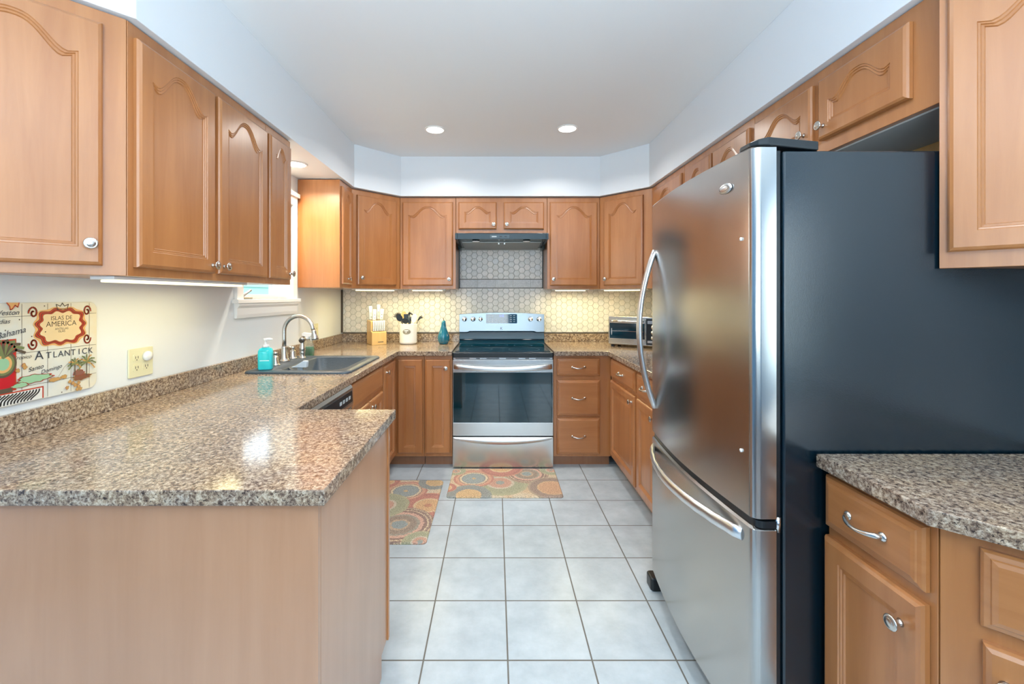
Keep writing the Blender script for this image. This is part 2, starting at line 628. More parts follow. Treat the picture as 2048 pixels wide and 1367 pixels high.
b = MB()
hs = 0.0302
px, pz = 0.0495, 0.0552
for (x0, x1, z0, z1) in ((-1.43, 1.52, 0.992, 1.402), (-0.333, 0.438, 1.492, 1.76)):
    i0 = int(math.floor(x0 / px)) - 1
    for i in range(i0, int(x1 / px) + 2):
        for j in range(int(z0 / pz) - 2, int(z1 / pz) + 2):
            cx, cz = i * px, j * pz + (pz / 2 if i % 2 else 0)
            hexa = [(cx + hs * math.cos(PI / 3 * k), cz + hs * 0.99 * math.sin(PI / 3 * k)) for k in range(6)]
            q = clip(hexa, x0, x1, z0, z1)
            if not q:
                continue
            mx = sum(p[0] for p in q) / len(q)
            mz = sum(p[1] for p in q) / len(q)
            q2 = [(mx + (p[0] - mx) * 0.94, mz + (p[1] - mz) * 0.94) for p in q]
            n = len(q)
            vs = [(p[0], TY + 0.004, p[1]) for p in q] + [(p[0], TY + 0.001, p[1]) for p in q] + [(p[0], TY, p[1]) for p in q2]
            fs = [(i2, (i2 + 1) % n, n + (i2 + 1) % n, n + i2) for i2 in range(n)] + [(n + i2, n + (i2 + 1) % n, 2 * n + (i2 + 1) % n, 2 * n + i2) for i2 in range(n)] + [tuple(range(2 * n, 3 * n))]
            b.add(vs, fs, HEX)
for k in range(5):
    x0, x1 = -0.333 + 0.166 * k - 0.0, -0.333 + 0.166 * (k + 1) - 0.004
    x1 = min(x1, 0.438)
    if x1 - x0 > 0.02:
        b.box(x0, x1, TY - 0.002, TY + 0.004, 1.412, 1.484, STONE_BORDER)
b.box(-1.449, 1.539, TY + 0.003, YB - 0.0005, 0.983, 1.89, GROUT)
bs = b.build('wall_tile', recalc=True)
struct(bs)
b = MB()
b.box(-1.449, -1.432, TY - 0.006, TY + 0.0025, 0.990, 1.389, BRONZE)
b.box(-1.431, -0.336, TY - 0.004, TY + 0.0025, 0.981, 0.9915, BRONZE)
b.box(0.451, 1.52, TY - 0.004, TY + 0.0025, 0.981, 0.9915, BRONZE)
b.box(0.438, 0.4445, TY - 0.004, TY + 0.0025, 1.404, 1.76, DARK)
b.box(-0.3395, -0.333, TY - 0.004, TY + 0.0025, 1.404, 1.76, DARK)
b.box(-0.333, 0.438, TY - 0.001, TY + 0.0025, 1.404, 1.409, BRONZE)
b.box(-0.333, 0.438, TY - 0.001, TY + 0.0025, 1.486, 1.491, BRONZE)
struct(b.build('trim_1'))


# ------------------------------------------------------------------ cabinet joinery
def contour(x0, x1, z0, z1, A, M=25):
    """outline of a door panel, bottom corners then the top from right to left; A = height of the arch"""
    w = x1 - x0
    pts = [(x0, z0), (x1, z0)]
    for i in range(M):
        u = 1 - 2.0 * i / (M - 1)
        k = 0.0
        if A:
            au = min(1.0, abs(u) / 0.84)
            k = 0.5 + 0.5 * math.cos(PI * au ** 1.3)
            if abs(u) > 0.84:
                k = 0.10 * ((abs(u) - 0.84) / 0.16)
        pts.append(((x0 + x1) / 2 + u * w / 2, z1 - (A * (1 - k) if A else 0)))
    return pts


def door_mesh(b, x0, x1, z0, z1, arch=0.0, m=None, t=0.021, stile=0.052, y=0.0, raised=True):
    m = m or MAPLE
    s = min(stile, (x1 - x0) * 0.27)

    def ring(c, yy):
        return [(p[0], yy, p[1]) for p in c]
    o = 0.007
    rs = [ring(contour(x0, x1, z0, z1, 0), y - 0.0005),
          ring(contour(x0, x1, z0, z1, 0), y - t + 0.010),
          ring(contour(x0 + o * 0.5, x1 - o * 0.5, z0 + o * 0.5, z1 - o * 0.5, 0), y - t + 0.004),
          ring(contour(x0 + o * 1.5, x1 - o * 1.5, z0 + o * 1.5, z1 - o * 1.5, 0), y - t)]
    A = arch
    zt = z1 - s * (0.74 if arch else 0.95)

    def inn(d, yy):
        return ring(contour(x0 + s + d, x1 - s - d, z0 + s + d, zt - d * 1.15, A), yy)
    rs += [inn(0, y - t), inn(0.002, y - t + 0.003), inn(0.006, y - t + 0.0025), inn(0.008, y - t + 0.006),
           inn(0.013, y - t + 0.005), inn(0.015, y - t + 0.009), inn(0.018, y - t + 0.009)]
    if raised and (x1 - x0) > 0.30 and not arch:
        rs += [inn(0.045, y - t + 0.004)]
    b.rings(rs, m, smooth=False, cap0=True, cap1=True)


def drawer_mesh(b, x0, x1, z0, z1, m=None, t=0.021, y=0.0):
    m = m or MAPLE_H

    def ring(d, yy):
        return [(x0 + d, yy, z0 + d), (x1 - d, yy, z0 + d), (x1 - d, yy, z1 - d), (x0 + d, yy, z1 - d)]
    rs = [ring(0, y - 0.0005), ring(0, y - t + 0.012), ring(0.004, y - t + 0.007), ring(0.012, y - t + 0.005),
          ring(0.014, y - t + 0.002), ring(0.022, y - t), ring(0.026, y - t)]
    b.rings(rs, m, smooth=False)


def knob(parent, x, z, y=-0.021):
    b = MB()
    b.lathe([(0.009, 0), (0.0065, 0.003), (0.0055, 0.013), (0.010, 0.018), (0.0165, 0.0205), (0.0165, 0.023), (0.0135, 0.0245), (0.0125, 0.024), (0.010, 0.0265), (0.0, 0.0275)], NICKEL, (x, y, z), 20, axis='-y')
    return b.build('knob', parent)


def pull(parent, x, z, w=0.096, y=-0.021):
    b = MB()
    pts = []
    for i in range(15):
        t = i / 14.0
        pts.append((x + (t - 0.5) * w, y - 0.004 - 0.024 * math.sin(PI * t) ** 0.7, z - 0.006 * math.sin(PI * t)))
    rr = [0.0055 + 0.0012 * math.cos(2 * PI * i / 14.0) for i in range(15)]
    b.tube(pts, rr, NICKEL, 10)
    for s in (-0.5, 0.5):
        b.lathe([(0.011, 0), (0.011, 0.002), (0.007, 0.006), (0.0, 0.008)], NICKEL, (x + s * w, y, z), 14, axis='-y')
    return b.build('pull_handle', parent)


def cabinet(label, cat, ox, oy, z0, z1, rz, poly=None, w=0.3, d=0.3, doors=(), drawers=(), kick=None, group=None, name='wall_cabinet', reveal=True):
    """face on local y = 0 from x = 0 to w; poly = footprint in world coordinates when it is not a box"""
    t = thing(name, label, cat, (ox, oy, z0), rz, group)
    h = z1 - z0
    if poly:
        Mi = (Matrix.Translation((ox, oy, 0)) @ Matrix.Rotation(rz, 4, 'Z')).inverted()
        pl = [tuple((Mi @ Vector((p[0], p[1], 0))).xy) for p in poly]
    else:
        pl = [(0.0008, 0), (w - 0.0008, 0), (w - 0.0008, d), (0.0008, d)]
    b = MB()
    if kick == 'open':      # open box, so that the sink can hang inside
        b.box(0.0008, w - 0.0008, 0, 0.02, 0, h, MAPLE)
        b.box(0.0008, 0.017, 0.0205, d, 0, h - 0.19, MAPLE)
        b.box(w - 0.017, w - 0.0008, 0.0205, d, 0, h - 0.19, MAPLE)
        b.box(0.0175, w - 0.0175, 0.0205, d, 0, 0.018, MAPLE)
    else:
        b.prism(pl, 0.0, h, MAPLE)
    b.build('cabinet_body', t, 0.0012, 1)
    for (x0, x1, a, c, arch, kn) in doors:
        b = MB()
        door_mesh(b, x0, x1, a - z0, c - z0, arch)
        dr = b.build('door', t)
        if kn:
            knob(dr, kn[0], kn[1] - z0)
    for (x0, x1, a, c, pu) in drawers:
        b = MB()
        drawer_mesh(b, x0, x1, a - z0, c - z0)
        dr = b.build('drawer', t)
        if pu:
            pull(dr, (x0 + x1) / 2, (a + c) / 2 - z0)
    return t


ZU0, ZU1 = 1.393, 2.184       # wall cabinets
DZ0, DZ1 = 1.421, 2.142       # their doors
AR = 0.082
R45 = PI / 4
FXL, FXR, FYB = -1.14, 1.235, 3.73

# left: angled end cabinet
LA = math.hypot(0.31, 0.31)
cabinet('angled maple wall cabinet at the near left, arched door cut by the picture edge', 'cabinet', XL + 0.001, 1.02, ZU0, ZU1, R45,
        poly=[(XL + 0.001, 1.021), (FXL, 1.33), (XL + 0.001, 1.33)], doors=[(0.02, 0.383, DZ0, DZ1, 0.075, (0.356, 1.483))])
# left run: double door then a narrow one
cabinet('maple double door wall cabinet left of the window, lit by the strip beneath it', 'cabinet', FXL, 1.332, ZU0, ZU1, PI / 2, w=0.803, d=0.308,
        doors=[(0.022, 0.396, DZ0, DZ1, AR, (0.372, 1.452)), (0.420, 0.790, DZ0, DZ1, AR, (0.444, 1.452))])
cabinet('slim single door maple wall cabinet beside the near side of the window', 'cabinet', FXL, 2.1365, ZU0, ZU1, PI / 2, w=0.254, d=0.308,
        doors=[(0.010, 0.230, DZ0, DZ1, 0.05, (0.208, 1.452))])
# left, beyond the window
cabinet('maple wall cabinet with wide side panel and slim door, beyond the window', 'cabinet', FXL, 3.15, ZU0, ZU1, PI / 2, w=0.265, d=0.308,
        doors=[(0.022, 0.245, DZ0, DZ1, 0.05, (0.125, 1.462))])
cabinet('diagonal maple corner wall cabinet on the left, above the knife block', 'cabinet', FXL, 3.4165, ZU0, ZU1, R45,
        poly=[(FXL, 3.4165), (-0.8275, 3.729), (-0.8275, YB - 0.011), (XL + 0.001, YB - 0.011), (XL + 0.001, 3.4165)],
        doors=[(0.040, 0.400, DZ0, DZ1, AR, (0.072, 1.478))])
# back wall
cabinet('maple wall cabinet left of the range hood, above the white utensil crock', 'cabinet', -0.826, FYB, ZU0, ZU1, 0, w=0.482, d=0.309,
        doors=[(0.022, 0.458, DZ0, DZ1, AR, (0.426, 1.476))])
cabinet('short maple double door cabinet over the range hood', 'cabinet', -0.3425, FYB, 1.877, ZU1, 0, w=0.789, d=0.309,
        doors=[(0.022, 0.352, 1.907, DZ1, 0.05, (0.326, 1.948)), (0.414, 0.762, 1.907, DZ1, 0.05, (0.440, 1.948))])
cabinet('maple wall cabinet just right of the range hood, knob at its lower left', 'cabinet', 0.448, FYB, ZU0, ZU1, 0, w=0.454, d=0.309,
        doors=[(0.022, 0.432, DZ0, DZ1, AR, (0.052, 1.476))])
cabinet('diagonal maple corner wall cabinet on the right, above the toaster oven', 'cabinet', 0.9035, FYB - 0.001, ZU0, ZU1, -R45,
        poly=[(0.9035, 3.729), (FXR, 3.3975), (XR - 0.001, 3.3975), (XR - 0.001, YB - 0.011), (0.9035, YB - 0.011)],
        doors=[(0.045, 0.400, DZ0, DZ1, AR, (0.068, 1.476))])
# right run (local x runs towards the camera)
cabinet('single door maple wall cabinet on the right between corner cabinet and double door cabinet', 'cabinet', FXR, 3.396, ZU0, ZU1, -PI / 2, w=0.586, d=0.303,
        doors=[(0.075, 0.560, DZ0, DZ1, AR, (0.530, 1.455))])
cabinet('double door maple wall cabinet hidden to its arched tops behind the refrigerator', 'cabinet', FXR, 2.8085, ZU0, ZU1, -PI / 2, w=0.758, d=0.303,
        doors=[(0.042, 0.366, 1.93, DZ1, 0.06, (0.34, 1.975)), (0.392, 0.732, 1.93, DZ1, 0.06, (0.42, 1.975))])
ofc = cabinet('short maple double door cabinet above the refrigerator', 'cabinet', FXR, 2.049, 1.868, ZU1, -PI / 2, w=0.874, d=0.303,
        doors=[(0.022, 0.386, 1.915, DZ1, 0.06, (0.352, 1.962)), (0.422, 0.776, 1.915, DZ1, 0.06, (0.452, 1.962))])
wbox('bottom_panel', 0.02, 0.85, 0.02, 0.29, -0.006, -0.0005, base_mat('grey_melamine', lin((188, 190, 188)), 0.5), ofc)
wbox('mounting_cleat', 0.02, 0.85, 0.291, 0.303, -0.045, -0.0005, BLOCK, ofc)
cabinet('angled maple wall cabinet at the near right edge, large arched door', 'cabinet', 1.205, 1.170, 1.405, ZU1, -R45,
        poly=[(1.205, 1.170), (XR - 0.001, 0.836), (XR - 0.001, 1.1705)], doors=[(0.016, 0.405, 1.448, DZ1, 0.075, None)])

# ------------------------------------------------------------------ base cabinets
ZK, ZBT = 0.085, 0.868
FBL, FBB, FBR = -0.785, 3.35, 0.90


def base(label, ox, oy, rz, poly=None, w=0.3, d=0.6, doors=(), drawers=(), kickbox=None, kick=None):
    t = cabinet(label, 'cabinet', ox, oy, ZK, ZBT, rz, poly, w, d, doors, drawers, kick, None, 'base_cabinet')
    if kickbox is None:
        kickbox = (0.001, w - 0.001, 0.06, d - 0.02)
    if isinstance(kickbox, list):
        Mi = (Matrix.Translation((ox, oy, 0)) @ Matrix.Rotation(rz, 4, 'Z')).inverted()
        pl = [tuple((Mi @ Vector((p[0], p[1], 0))).xy) for p in kickbox]
    else:
        x0, x1, y0, y1 = kickbox
        pl = [(x0, y0), (x1, y0), (x1, y1), (x0, y1)]
    b = MB()
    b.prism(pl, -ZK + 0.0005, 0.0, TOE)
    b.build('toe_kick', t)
    return t


# peninsula: plain back panel to the camera and an end panel
t = thing('peninsula_cabinet', 'plain panelled maple peninsula base in the left foreground under the countertop', 'cabinet', (-0.92, 1.28, 0))
b = MB()
b.box(XL + 0.001 + 0.92, -0.414 + 0.92, 0.980 - 1.28, 1.575 - 1.28, 0.085, ZBT, MAPLE)
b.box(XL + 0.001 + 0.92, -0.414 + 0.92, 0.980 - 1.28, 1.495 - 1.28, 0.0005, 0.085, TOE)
b.build('cabinet_body', t)
wbox('back_panel', XL + 0.001 + 0.92, -0.3975 + 0.92, 0.965 - 1.28, 0.9795 - 1.28, 0.0005, ZBT, PANEL, t)
b = MB()
b.prism([(0.980 - 1.28, 0.0005), (1.500 - 1.28, 0.0005), (1.500 - 1.28, 0.078), (1.572 - 1.28, 0.078), (1.572 - 1.28, ZBT), (0.980 - 1.28, ZBT)], -0.413 + 0.92, -0.397 + 0.92, PANEL, axis='x')
b.build('end_panel', t)
wbox('edge_strip', -0.413 + 0.92, -0.391 + 0.92, 1.5725 - 1.28, 1.592 - 1.28, 0.074, ZBT, MAPLE, t, 0.001)
wbox('filler_panel', FBL - 0.02 + 0.92, FBL + 0.92, 1.593 - 1.28, 1.688 - 1.28, 0.085, ZBT, MAPLE, t)

base('maple sink base cabinet with blank drawer front and double doors, beyond the dishwasher', FBL, 2.302, PI / 2, w=0.655, d=0.60, kick='open',
     doors=[(0.02, 0.318, 0.12, 0.685, 0.0, (0.290, 0.645)), (0.338, 0.636, 0.12, 0.685, 0.0, (0.366, 0.645))], drawers=[(0.006, 0.636, 0.712, 0.855, False)])
t = base('maple corner base cabinet with a pair of doors meeting at the inside corner', FBL, 2.959, PI / 2,
         poly=[(-1.425, 2.9595), (FBL, 2.9595), (FBL, FBB), (-0.556, FBB), (-0.556, YB - 0.025), (-1.425, YB - 0.025)],
         doors=[(0.012, 0.340, 0.112, 0.842, 0.0, (0.06, 0.795))],
         kickbox=[(-1.42, 2.961), (FBL - 0.06, 2.961), (FBL - 0.06, FBB + 0.06), (-0.558, FBB + 0.06), (-0.558, YB - 0.03), (-1.42, YB - 0.03)])
b = MB()
b.M = (Matrix.Translation((FBL, 2.959, ZK)) @ Matrix.Rotation(PI / 2, 4, 'Z')).inverted() @ Matrix.Translation((0, FBB, 0))
door_mesh(b, -0.760, -0.566, 0.112, 0.842, 0.0)
b.build('door', t)
base('slim single door maple base cabinet at the left side of the range', -0.5545, FBB, 0, w=0.219, d=0.66,
     doors=[(0.010, 0.206, 0.112, 0.842, 0.0, (0.170, 0.775))])
base('maple three drawer base cabinet at the right side of the range', 0.4505, FBB, 0, w=0.449, d=0.66,
     drawers=[(0.026, 0.360, 0.712, 0.850, True), (0.026, 0.360, 0.402, 0.682, True), (0.026, 0.360, 0.104, 0.388, True)])
base('maple base cabinet with drawer over door, in the right run next to the back corner', FBR + 0.001, 3.345, -PI / 2, w=0.620, d=0.61,
     doors=[(0.035, 0.600, 0.112, 0.690, 0.0, (0.555, 0.645))], drawers=[(0.035, 0.600, 0.712, 0.850, True)])
base('maple base cabinet with drawer over door, in the right run beside the refrigerator', FBR + 0.001, 2.723, -PI / 2, w=0.735, d=0.61,
     doors=[(0.022, 0.355, 0.112, 0.690, 0.0, (0.325, 0.645)), (0.370, 0.715, 0.112, 0.690, 0.0, None)], drawers=[(0.022, 0.355, 0.712, 0.850, True), (0.370, 0.715, 0.712, 0.850, True)])
base('maple base cabinet in the right foreground with curved drawer pull and one door knob', FBR, 1.163, -PI / 2, w=0.288, d=0.63,
     doors=[(0.004, 0.272, 0.12, 0.690, 0.0, (0.228, 0.622))], drawers=[(0.004, 0.272, 0.716, 0.852, True)])
t = base('angled maple base cabinet with a drawer over a door at the lower right edge', FBR + 0.0005, 0.8735, -R45,
         poly=[(FBR + 0.0005, 0.873), (XR - 0.001, 0.235), (XR - 0.001, 0.873)],
         doors=[(0.058, 0.43, 0.12, 0.668, 0.0, (0.085, 0.607))], drawers=[(0.055, 0.43, 0.697, 0.846, True), ],
         kickbox=[(1.03, 0.86), (XR - 0.003, 0.35), (XR - 0.003, 0.86)])

# ------------------------------------------------------------------ countertops
ZT0, ZT1 = 0.870, 0.905


def cells(b, xs, ys, full, z0, z1, m):
    """solid slab from the grid cells for which full(x, y) holds at the cell centre"""
    nx, ny = len(xs) - 1, len(ys) - 1
    on = [[full((xs[i] + xs[i + 1]) / 2, (ys[j] + ys[j + 1]) / 2) for j in range(ny)] for i in range(nx)]
    idx = {}
    vs = []

    def V(i, j, k):
        if (i, j, k) not in idx:
            idx[(i, j, k)] = len(vs)
            vs.append((xs[i], ys[j], (z0, z1)[k]))
        return idx[(i, j, k)]
    fs = []
    for i in range(nx):
        for j in range(ny):
            if not on[i][j]:
                continue
            fs.append((V(i, j, 1), V(i + 1, j, 1), V(i + 1, j + 1, 1), V(i, j + 1, 1)))
            fs.append((V(i, j, 0), V(i, j + 1, 0), V(i + 1, j + 1, 0), V(i + 1, j, 0)))
            for (di, dj, a, c) in ((-1, 0, (i, j), (i, j + 1)), (1, 0, (i + 1, j), (i + 1, j + 1)), (0, -1, (i, j), (i + 1, j)), (0, 1, (i, j + 1), (i + 1, j + 1))):
                p, q = i + di, j + dj
                if not (0 <= p < nx and 0 <= q < ny and on[p][q]):
                    fs.append((V(*a, 0), V(*c, 0), V(*c, 1), V(*a, 1)))
    b.add(vs, fs, m)


t = thing('countertop', 'speckled brown stone look countertop wrapping the left side, with peninsula and sink cutout', 'countertop', (-1.0, 2.0, ZT0))
o0 = Vector((-1.0, 2.0, ZT0))
b = MB()
b.M = Matrix.Translation(-o0)
xs = [XL + 0.0005, -1.32, -0.86, -0.755, -0.375, -0.336]
ys = [0.943, 1.619, 2.40, 2.955, 3.32, YB - 0.0115]


def left_top(x, y):
    if y < 1.619:
        return x < -0.375
    if y < 3.32:
        if -1.32 < x < -0.86 and 2.40 < y < 2.955:
            return False
        return x < -0.755
    return True


cells(b, xs, ys, left_top, ZT0, ZT1, GRANITE)
b.build('worktop', t, 0.003, 2)
b = MB()
b.M = Matrix.Translation(-o0)
b.box(XL + 0.0005, -1.43, 0.943, YB - 0.0115, ZT1 + 0.0003, 0.980, GRANITE)
b.box(-1.4299, -0.336, YB - 0.031, YB - 0.0115, ZT1 + 0.0003, 0.980, GRANITE)
b.build('backsplash', t, 0.0015, 1)

t = thing('countertop', 'speckled brown countertop right of the range, under the toaster oven', 'countertop', (1.2, 3.0, ZT0))
o0 = Vector((1.2, 3.0, ZT0))
b = MB()
b.M = Matrix.Translation(-o0)
cells(b, [0.4515, 0.87, XR - 0.0005], [1.985, 3.32, YB - 0.0115], lambda x, y: x > 0.87 or y > 3.32, ZT0, ZT1, GRANITE)
b.build('worktop', t, 0.003, 2)
b = MB()
b.M = Matrix.Translation(-o0)
b.box(0.4515, 1.5194, YB - 0.031, YB - 0.0115, ZT1 + 0.0003, 0.980, GRANITE)
b.box(1.5195, XR - 0.0005, 1.985, YB - 0.0115, ZT1 + 0.0003, 0.980, GRANITE)
b.build('backsplash', t, 0.0015, 1)

b = MB()
b.prism([(0.866, 1.164), (0.866, 0.862), (XR - 0.0005, 0.1875), (XR - 0.0005, 1.164)], 0, ZT1 - ZT0, GRANITE)
o = b.build('countertop', None, 0.003, 2, loc=(0, 0, ZT0))
tag(o, 'short speckled brown countertop with angled corner in the right foreground', 'countertop')


# ------------------------------------------------------------------ sink with its low divider
def shift(poly, d):
    return [(p[0] - d[0], p[1] - d[1]) for p in poly]


t = thing('sink', 'charcoal drop-in kitchen sink with two bowls in the left countertop', 'sink', (-1.09, 2.67, ZT1))
so = (-1.09, 2.67)
b = MB()
outer = shift(rrect(-1.385, -0.800, 2.345, 3.005, 0.045), so)
top = shift(rrect(-1.380, -0.805, 2.350, 3.000, 0.042), so)
inn0 = shift(rrect(-1.215, -0.865, 2.405, 2.950, (0.05, 0.06, 0.05, 0.09)), so)
inn1 = shift(rrect(-1.211, -0.869, 2.409, 2.946, (0.05, 0.06, 0.05, 0.09)), so)
bot = shift(rrect(-1.19, -0.89, 2.43, 2.925, (0.05, 0.06, 0.05, 0.08)), so)
zz = lambda poly, z: [(p[0], p[1], z) for p in poly]
b.rings([zz(outer, 0.0005), zz(outer, 0.007), zz(top, 0.012), zz(inn0, 0.012), zz(inn1, 0.006), zz(bot, -0.17)], SINK, True, False, True)
b.build('basin', t)
b = MB()
prof = []
for i in range(17):
    q = i / 16.0
    x = -1.212 + 0.342 * q
    z = 0.011 - 0.045 * (math.sin(PI * min(1, q * 1.0)) ** 0.6)
    prof.append((x - so[0], z))
prof += [(-0.89 - so[0], -0.165), (-1.19 - so[0], -0.165)]
b.prism(prof, 2.515 - so[1], 2.545 - so[1], SINK, axis='y')
b.build('bowl_divider', t, 0.004, 2)
for yc in (2.46, 2.74):
    b = MB()
    b.lathe([(0.040, 0.0), (0.040, 0.002), (0.03, 0.003), (0.028, 0.001), (0.0, 0.001)], CHROME, (-1.04 - so[0], yc - so[1], -0.169), 20)
    b.build('drain', t)
b = MB()
prof = [(0, 0), (0.085, 0), (0.088, 0.03), (0.085, 0.037), (0.065, 0.037), (0.045, 0.024), (0.02, 0.008), (0.0, 0.003)]
b.prism(prof, -0.014, 0.014, base_mat('pale_grey_sponge', lin((196, 205, 214)), 0.9), axis='y')
b.box(0.03, 0.06, -0.005, 0.005, -0.03, -0.001, base_mat('sponge_clip', lin((150, 160, 170)), 0.6))
o = b.build('sponge', None, 0.002, 2, loc=(-1.18, 2.503, ZT1 + 0.013))
tag(o, 'pale grey wedge shaped sponge perched at the near side of the sink', 'sponge')

# ------------------------------------------------------------------ faucet set
ZR = ZT1 + 0.0125
t = thing('faucet', 'brushed nickel gooseneck faucet standing behind the sink', 'faucet', (-1.345, 2.74, ZR))
b = MB()
b.lathe([(0.036, 0.0), (0.036, 0.004), (0.031, 0.008), (0.026, 0.02), (0.019, 0.06), (0.016, 0.085), (0.0165, 0.092), (0.0145, 0.094), (0.0, 0.0945)], NICKEL, seg=24)
b.build('spout_base', t)
b = MB()
pts = [(0, 0, 0.093), (0, 0, 0.14), (0, 0, 0.19)]
for i in range(1, 17):
    a = PI * i / 16 * 0.93
    pts.append((0.092 - 0.092 * math.cos(a), 0, 0.19 + 0.096 * math.sin(a)))
lx, lz = pts[-1][0], pts[-1][2]
pts.append((lx + 0.006, 0, lz - 0.02))
b.tube(pts, 0.0125, NICKEL, 14)
b.build('gooseneck', t)
b = MB()
b.M = Matrix.Translation((lx + 0.006, 0, lz - 0.015)) @ Matrix.Rotation(-0.16, 4, 'Y')
b.lathe([(0.0135, 0.0), (0.0155, -0.004), (0.0155, -0.012), (0.015, -0.016), (0.018, -0.030), (0.023, -0.050), (0.0235, -0.055), (0.021, -0.062), (0.0, -0.062)], NICKEL, seg=20)
b.build('spray_head', t)


def tap_handle(x, y, label, ang):
    t = thing('tap', label, 'tap', (x, y, ZR), ang, 'hot and cold taps')
    b = MB()
    b.lathe([(0.029, 0), (0.029, 0.004), (0.024, 0.008), (0.0235, 0.016), (0.022, 0.019), (0.018, 0.045), (0.0165, 0.052), (0.011, 0.056), (0.011, 0.064), (0.015, 0.068), (0.015, 0.076), (0.009, 0.080), (0, 0.081)], NICKEL, seg=22)
    b.build('handle_base', t)
    b = MB()
    b.tube([(0, 0, 0.072), (0.02, 0, 0.074), (0.05, 0, 0.080)], [0.006, 0.0055, 0.007], NICKEL, 10)
    b.build('lever', t)


tap_handle(-1.318, 2.575, 'near faucet handle, beside the aqua soap bottle', PI)
tap_handle(-1.345, 2.855, 'far faucet handle, between the gooseneck and the side sprayer', PI)
t = thing('side_sprayer', 'nickel side sprayer with dark tip standing in front of the green cleaner', 'sprayer', (-1.285, 2.865, ZR))
b = MB()
b.lathe([(0.023, 0), (0.023, 0.004), (0.017, 0.01), (0.015, 0.025), (0.0165, 0.03), (0.0165, 0.034), (0.0, 0.035)], NICKEL, seg=20)
b.build('sprayer_base', t)
b = MB()
b.lathe([(0.018, 0.0345), (0.019, 0.040), (0.0165, 0.046), (0.0205, 0.056), (0.019, 0.07), (0.013, 0.10), (0.012, 0.115), (0.014, 0.120), (0.0, 0.122)], NICKEL, seg=20)
b.build('grip', t)
b = MB()
b.M = Matrix.Translation((0, 0.012, 0.128)) @ Matrix.Rotation(0.35, 4, 'X')
b.lathe([(0.012, -0.012), (0.018, -0.004), (0.019, 0.018), (0.017, 0.032), (0.008, 0.033), (0.0, 0.030)], base_mat('dark_nickel', (0.28, 0.28, 0.28), 0.3, 1.0), (0, 0, 0), 18, axis='-y')
b.build('nozzle', t)

# soap and cleaner
t = thing('soap_dispenser', 'square aqua hand soap bottle with white pump at the near corner of the sink', 'soap bottle', (-1.300, 2.435, ZR), 0.25)
b = MB()
rs = []
for (s, z) in ((0.9, 0), (1.0, 0.005), (1.0, 0.09), (0.97, 0.105), (0.80, 0.117), (0.5, 0.123), (0.40, 0.124)):
    rs.append([(p[0] * s, p[1] * s, z) for p in rrect(-0.037, 0.037, -0.026, 0.026, 0.012)])
b.rings(rs, SOAP)
b.build('bottle', t)
b = MB()
b.lathe([(0.018, 0.1245), (0.018, 0.137), (0.013, 0.141), (0.006, 0.143), (0.006, 0.160), (0.011, 0.162), (0.011, 0.174), (0, 0.175)], WHITE_PL, seg=18)
b.tube([(0, 0, 0.168), (0.02, 0, 0.170), (0.036, 0, 0.167)], [0.008, 0.007, 0.005], WHITE_PL, 10)
b.build('pump', t)
b = MB()
b.box(-0.024, 0.024, -0.0266, -0.0261, 0.050, 0.053, WHITE_PL)
b.build('printing', t)

t = thing('spray_bottle', 'clear spray bottle of green cleaner with white trigger top', 'bottle', (-1.345, 3.075, ZT1 + 0.0005), 0.0)
b = MB()
rs = []
for (s, z) in ((0.92, 0), (1.0, 0.006), (1.0, 0.05), (0.92, 0.08), (0.62, 0.108), (0.36, 0.118)):
    rs.append([(p[0] * s, p[1] * s * 0.8, z) for p in rrect(-0.046, 0.046, -0.035, 0.035, 0.022)])
b.rings(rs, BOTTLE)
b.build('bottle', t)
b = MB()
rs = []
for (s, z) in ((0.88, 0.003), (0.96, 0.008), (0.96, 0.05), (0.92, 0.066)):
    rs.append([(p[0] * s, p[1] * s * 0.8, z) for p in rrect(-0.046, 0.046, -0.035, 0.035, 0.022)])
b.rings(rs, GREEN_LIQ)
b.build('liquid', t)
b = MB()
b.lathe([(0.018, 0.1185), (0.018, 0.134), (0.0, 0.135)], WHITE_PL, seg=18)
b.prism([(-0.03, 0.134), (0.026, 0.134), (0.034, 0.146), (0.034, 0.158), (-0.022, 0.166), (-0.034, 0.158)], -0.014, 0.014, WHITE_PL, axis='y')
b.prism([(0.018, 0.134), (0.026, 0.134), (0.034, 0.108), (0.028, 0.105)], -0.007, 0.007, WHITE_PL, axis='y')
b.build('trigger_head', t, 0.002)

# ------------------------------------------------------------------ dishwasher
t = thing('dishwasher', 'stainless dishwasher with dark control strip under the left countertop', 'dishwasher', (FBL, 1.692, 0), PI / 2)
b = MB()
b.box(0.003, 0.603, 0.002, 0.58, 0.001, ZBT, BLACK)
b.build('tub', t)
b = MB()
b.box(0.003, 0.603, -0.022, 0.0015, 0.11, 0.742, STEEL)
b.build('door', t, 0.004)
b = MB()
b.prism([(0.0015, 0.745), (-0.022, 0.745), (-0.028, 0.765), (-0.024, 0.845), (-0.014, 0.862), (0.0015, 0.862)], 0.003, 0.603, STEEL, axis='x')
b.build('control_panel', t, 0.002)
b = MB()
b.prism([(-0.0275, 0.775), (-0.0292, 0.775), (-0.0265, 0.832), (-0.0245, 0.832)], 0.14, 0.585, BLACK, axis='x')
for k in range(4):
    b.box(0.40 + 0.042 * k, 0.425 + 0.042 * k, -0.0300, -0.0285, 0.795, 0.812, GREY_PRINT)
b.build('button_strip', t)

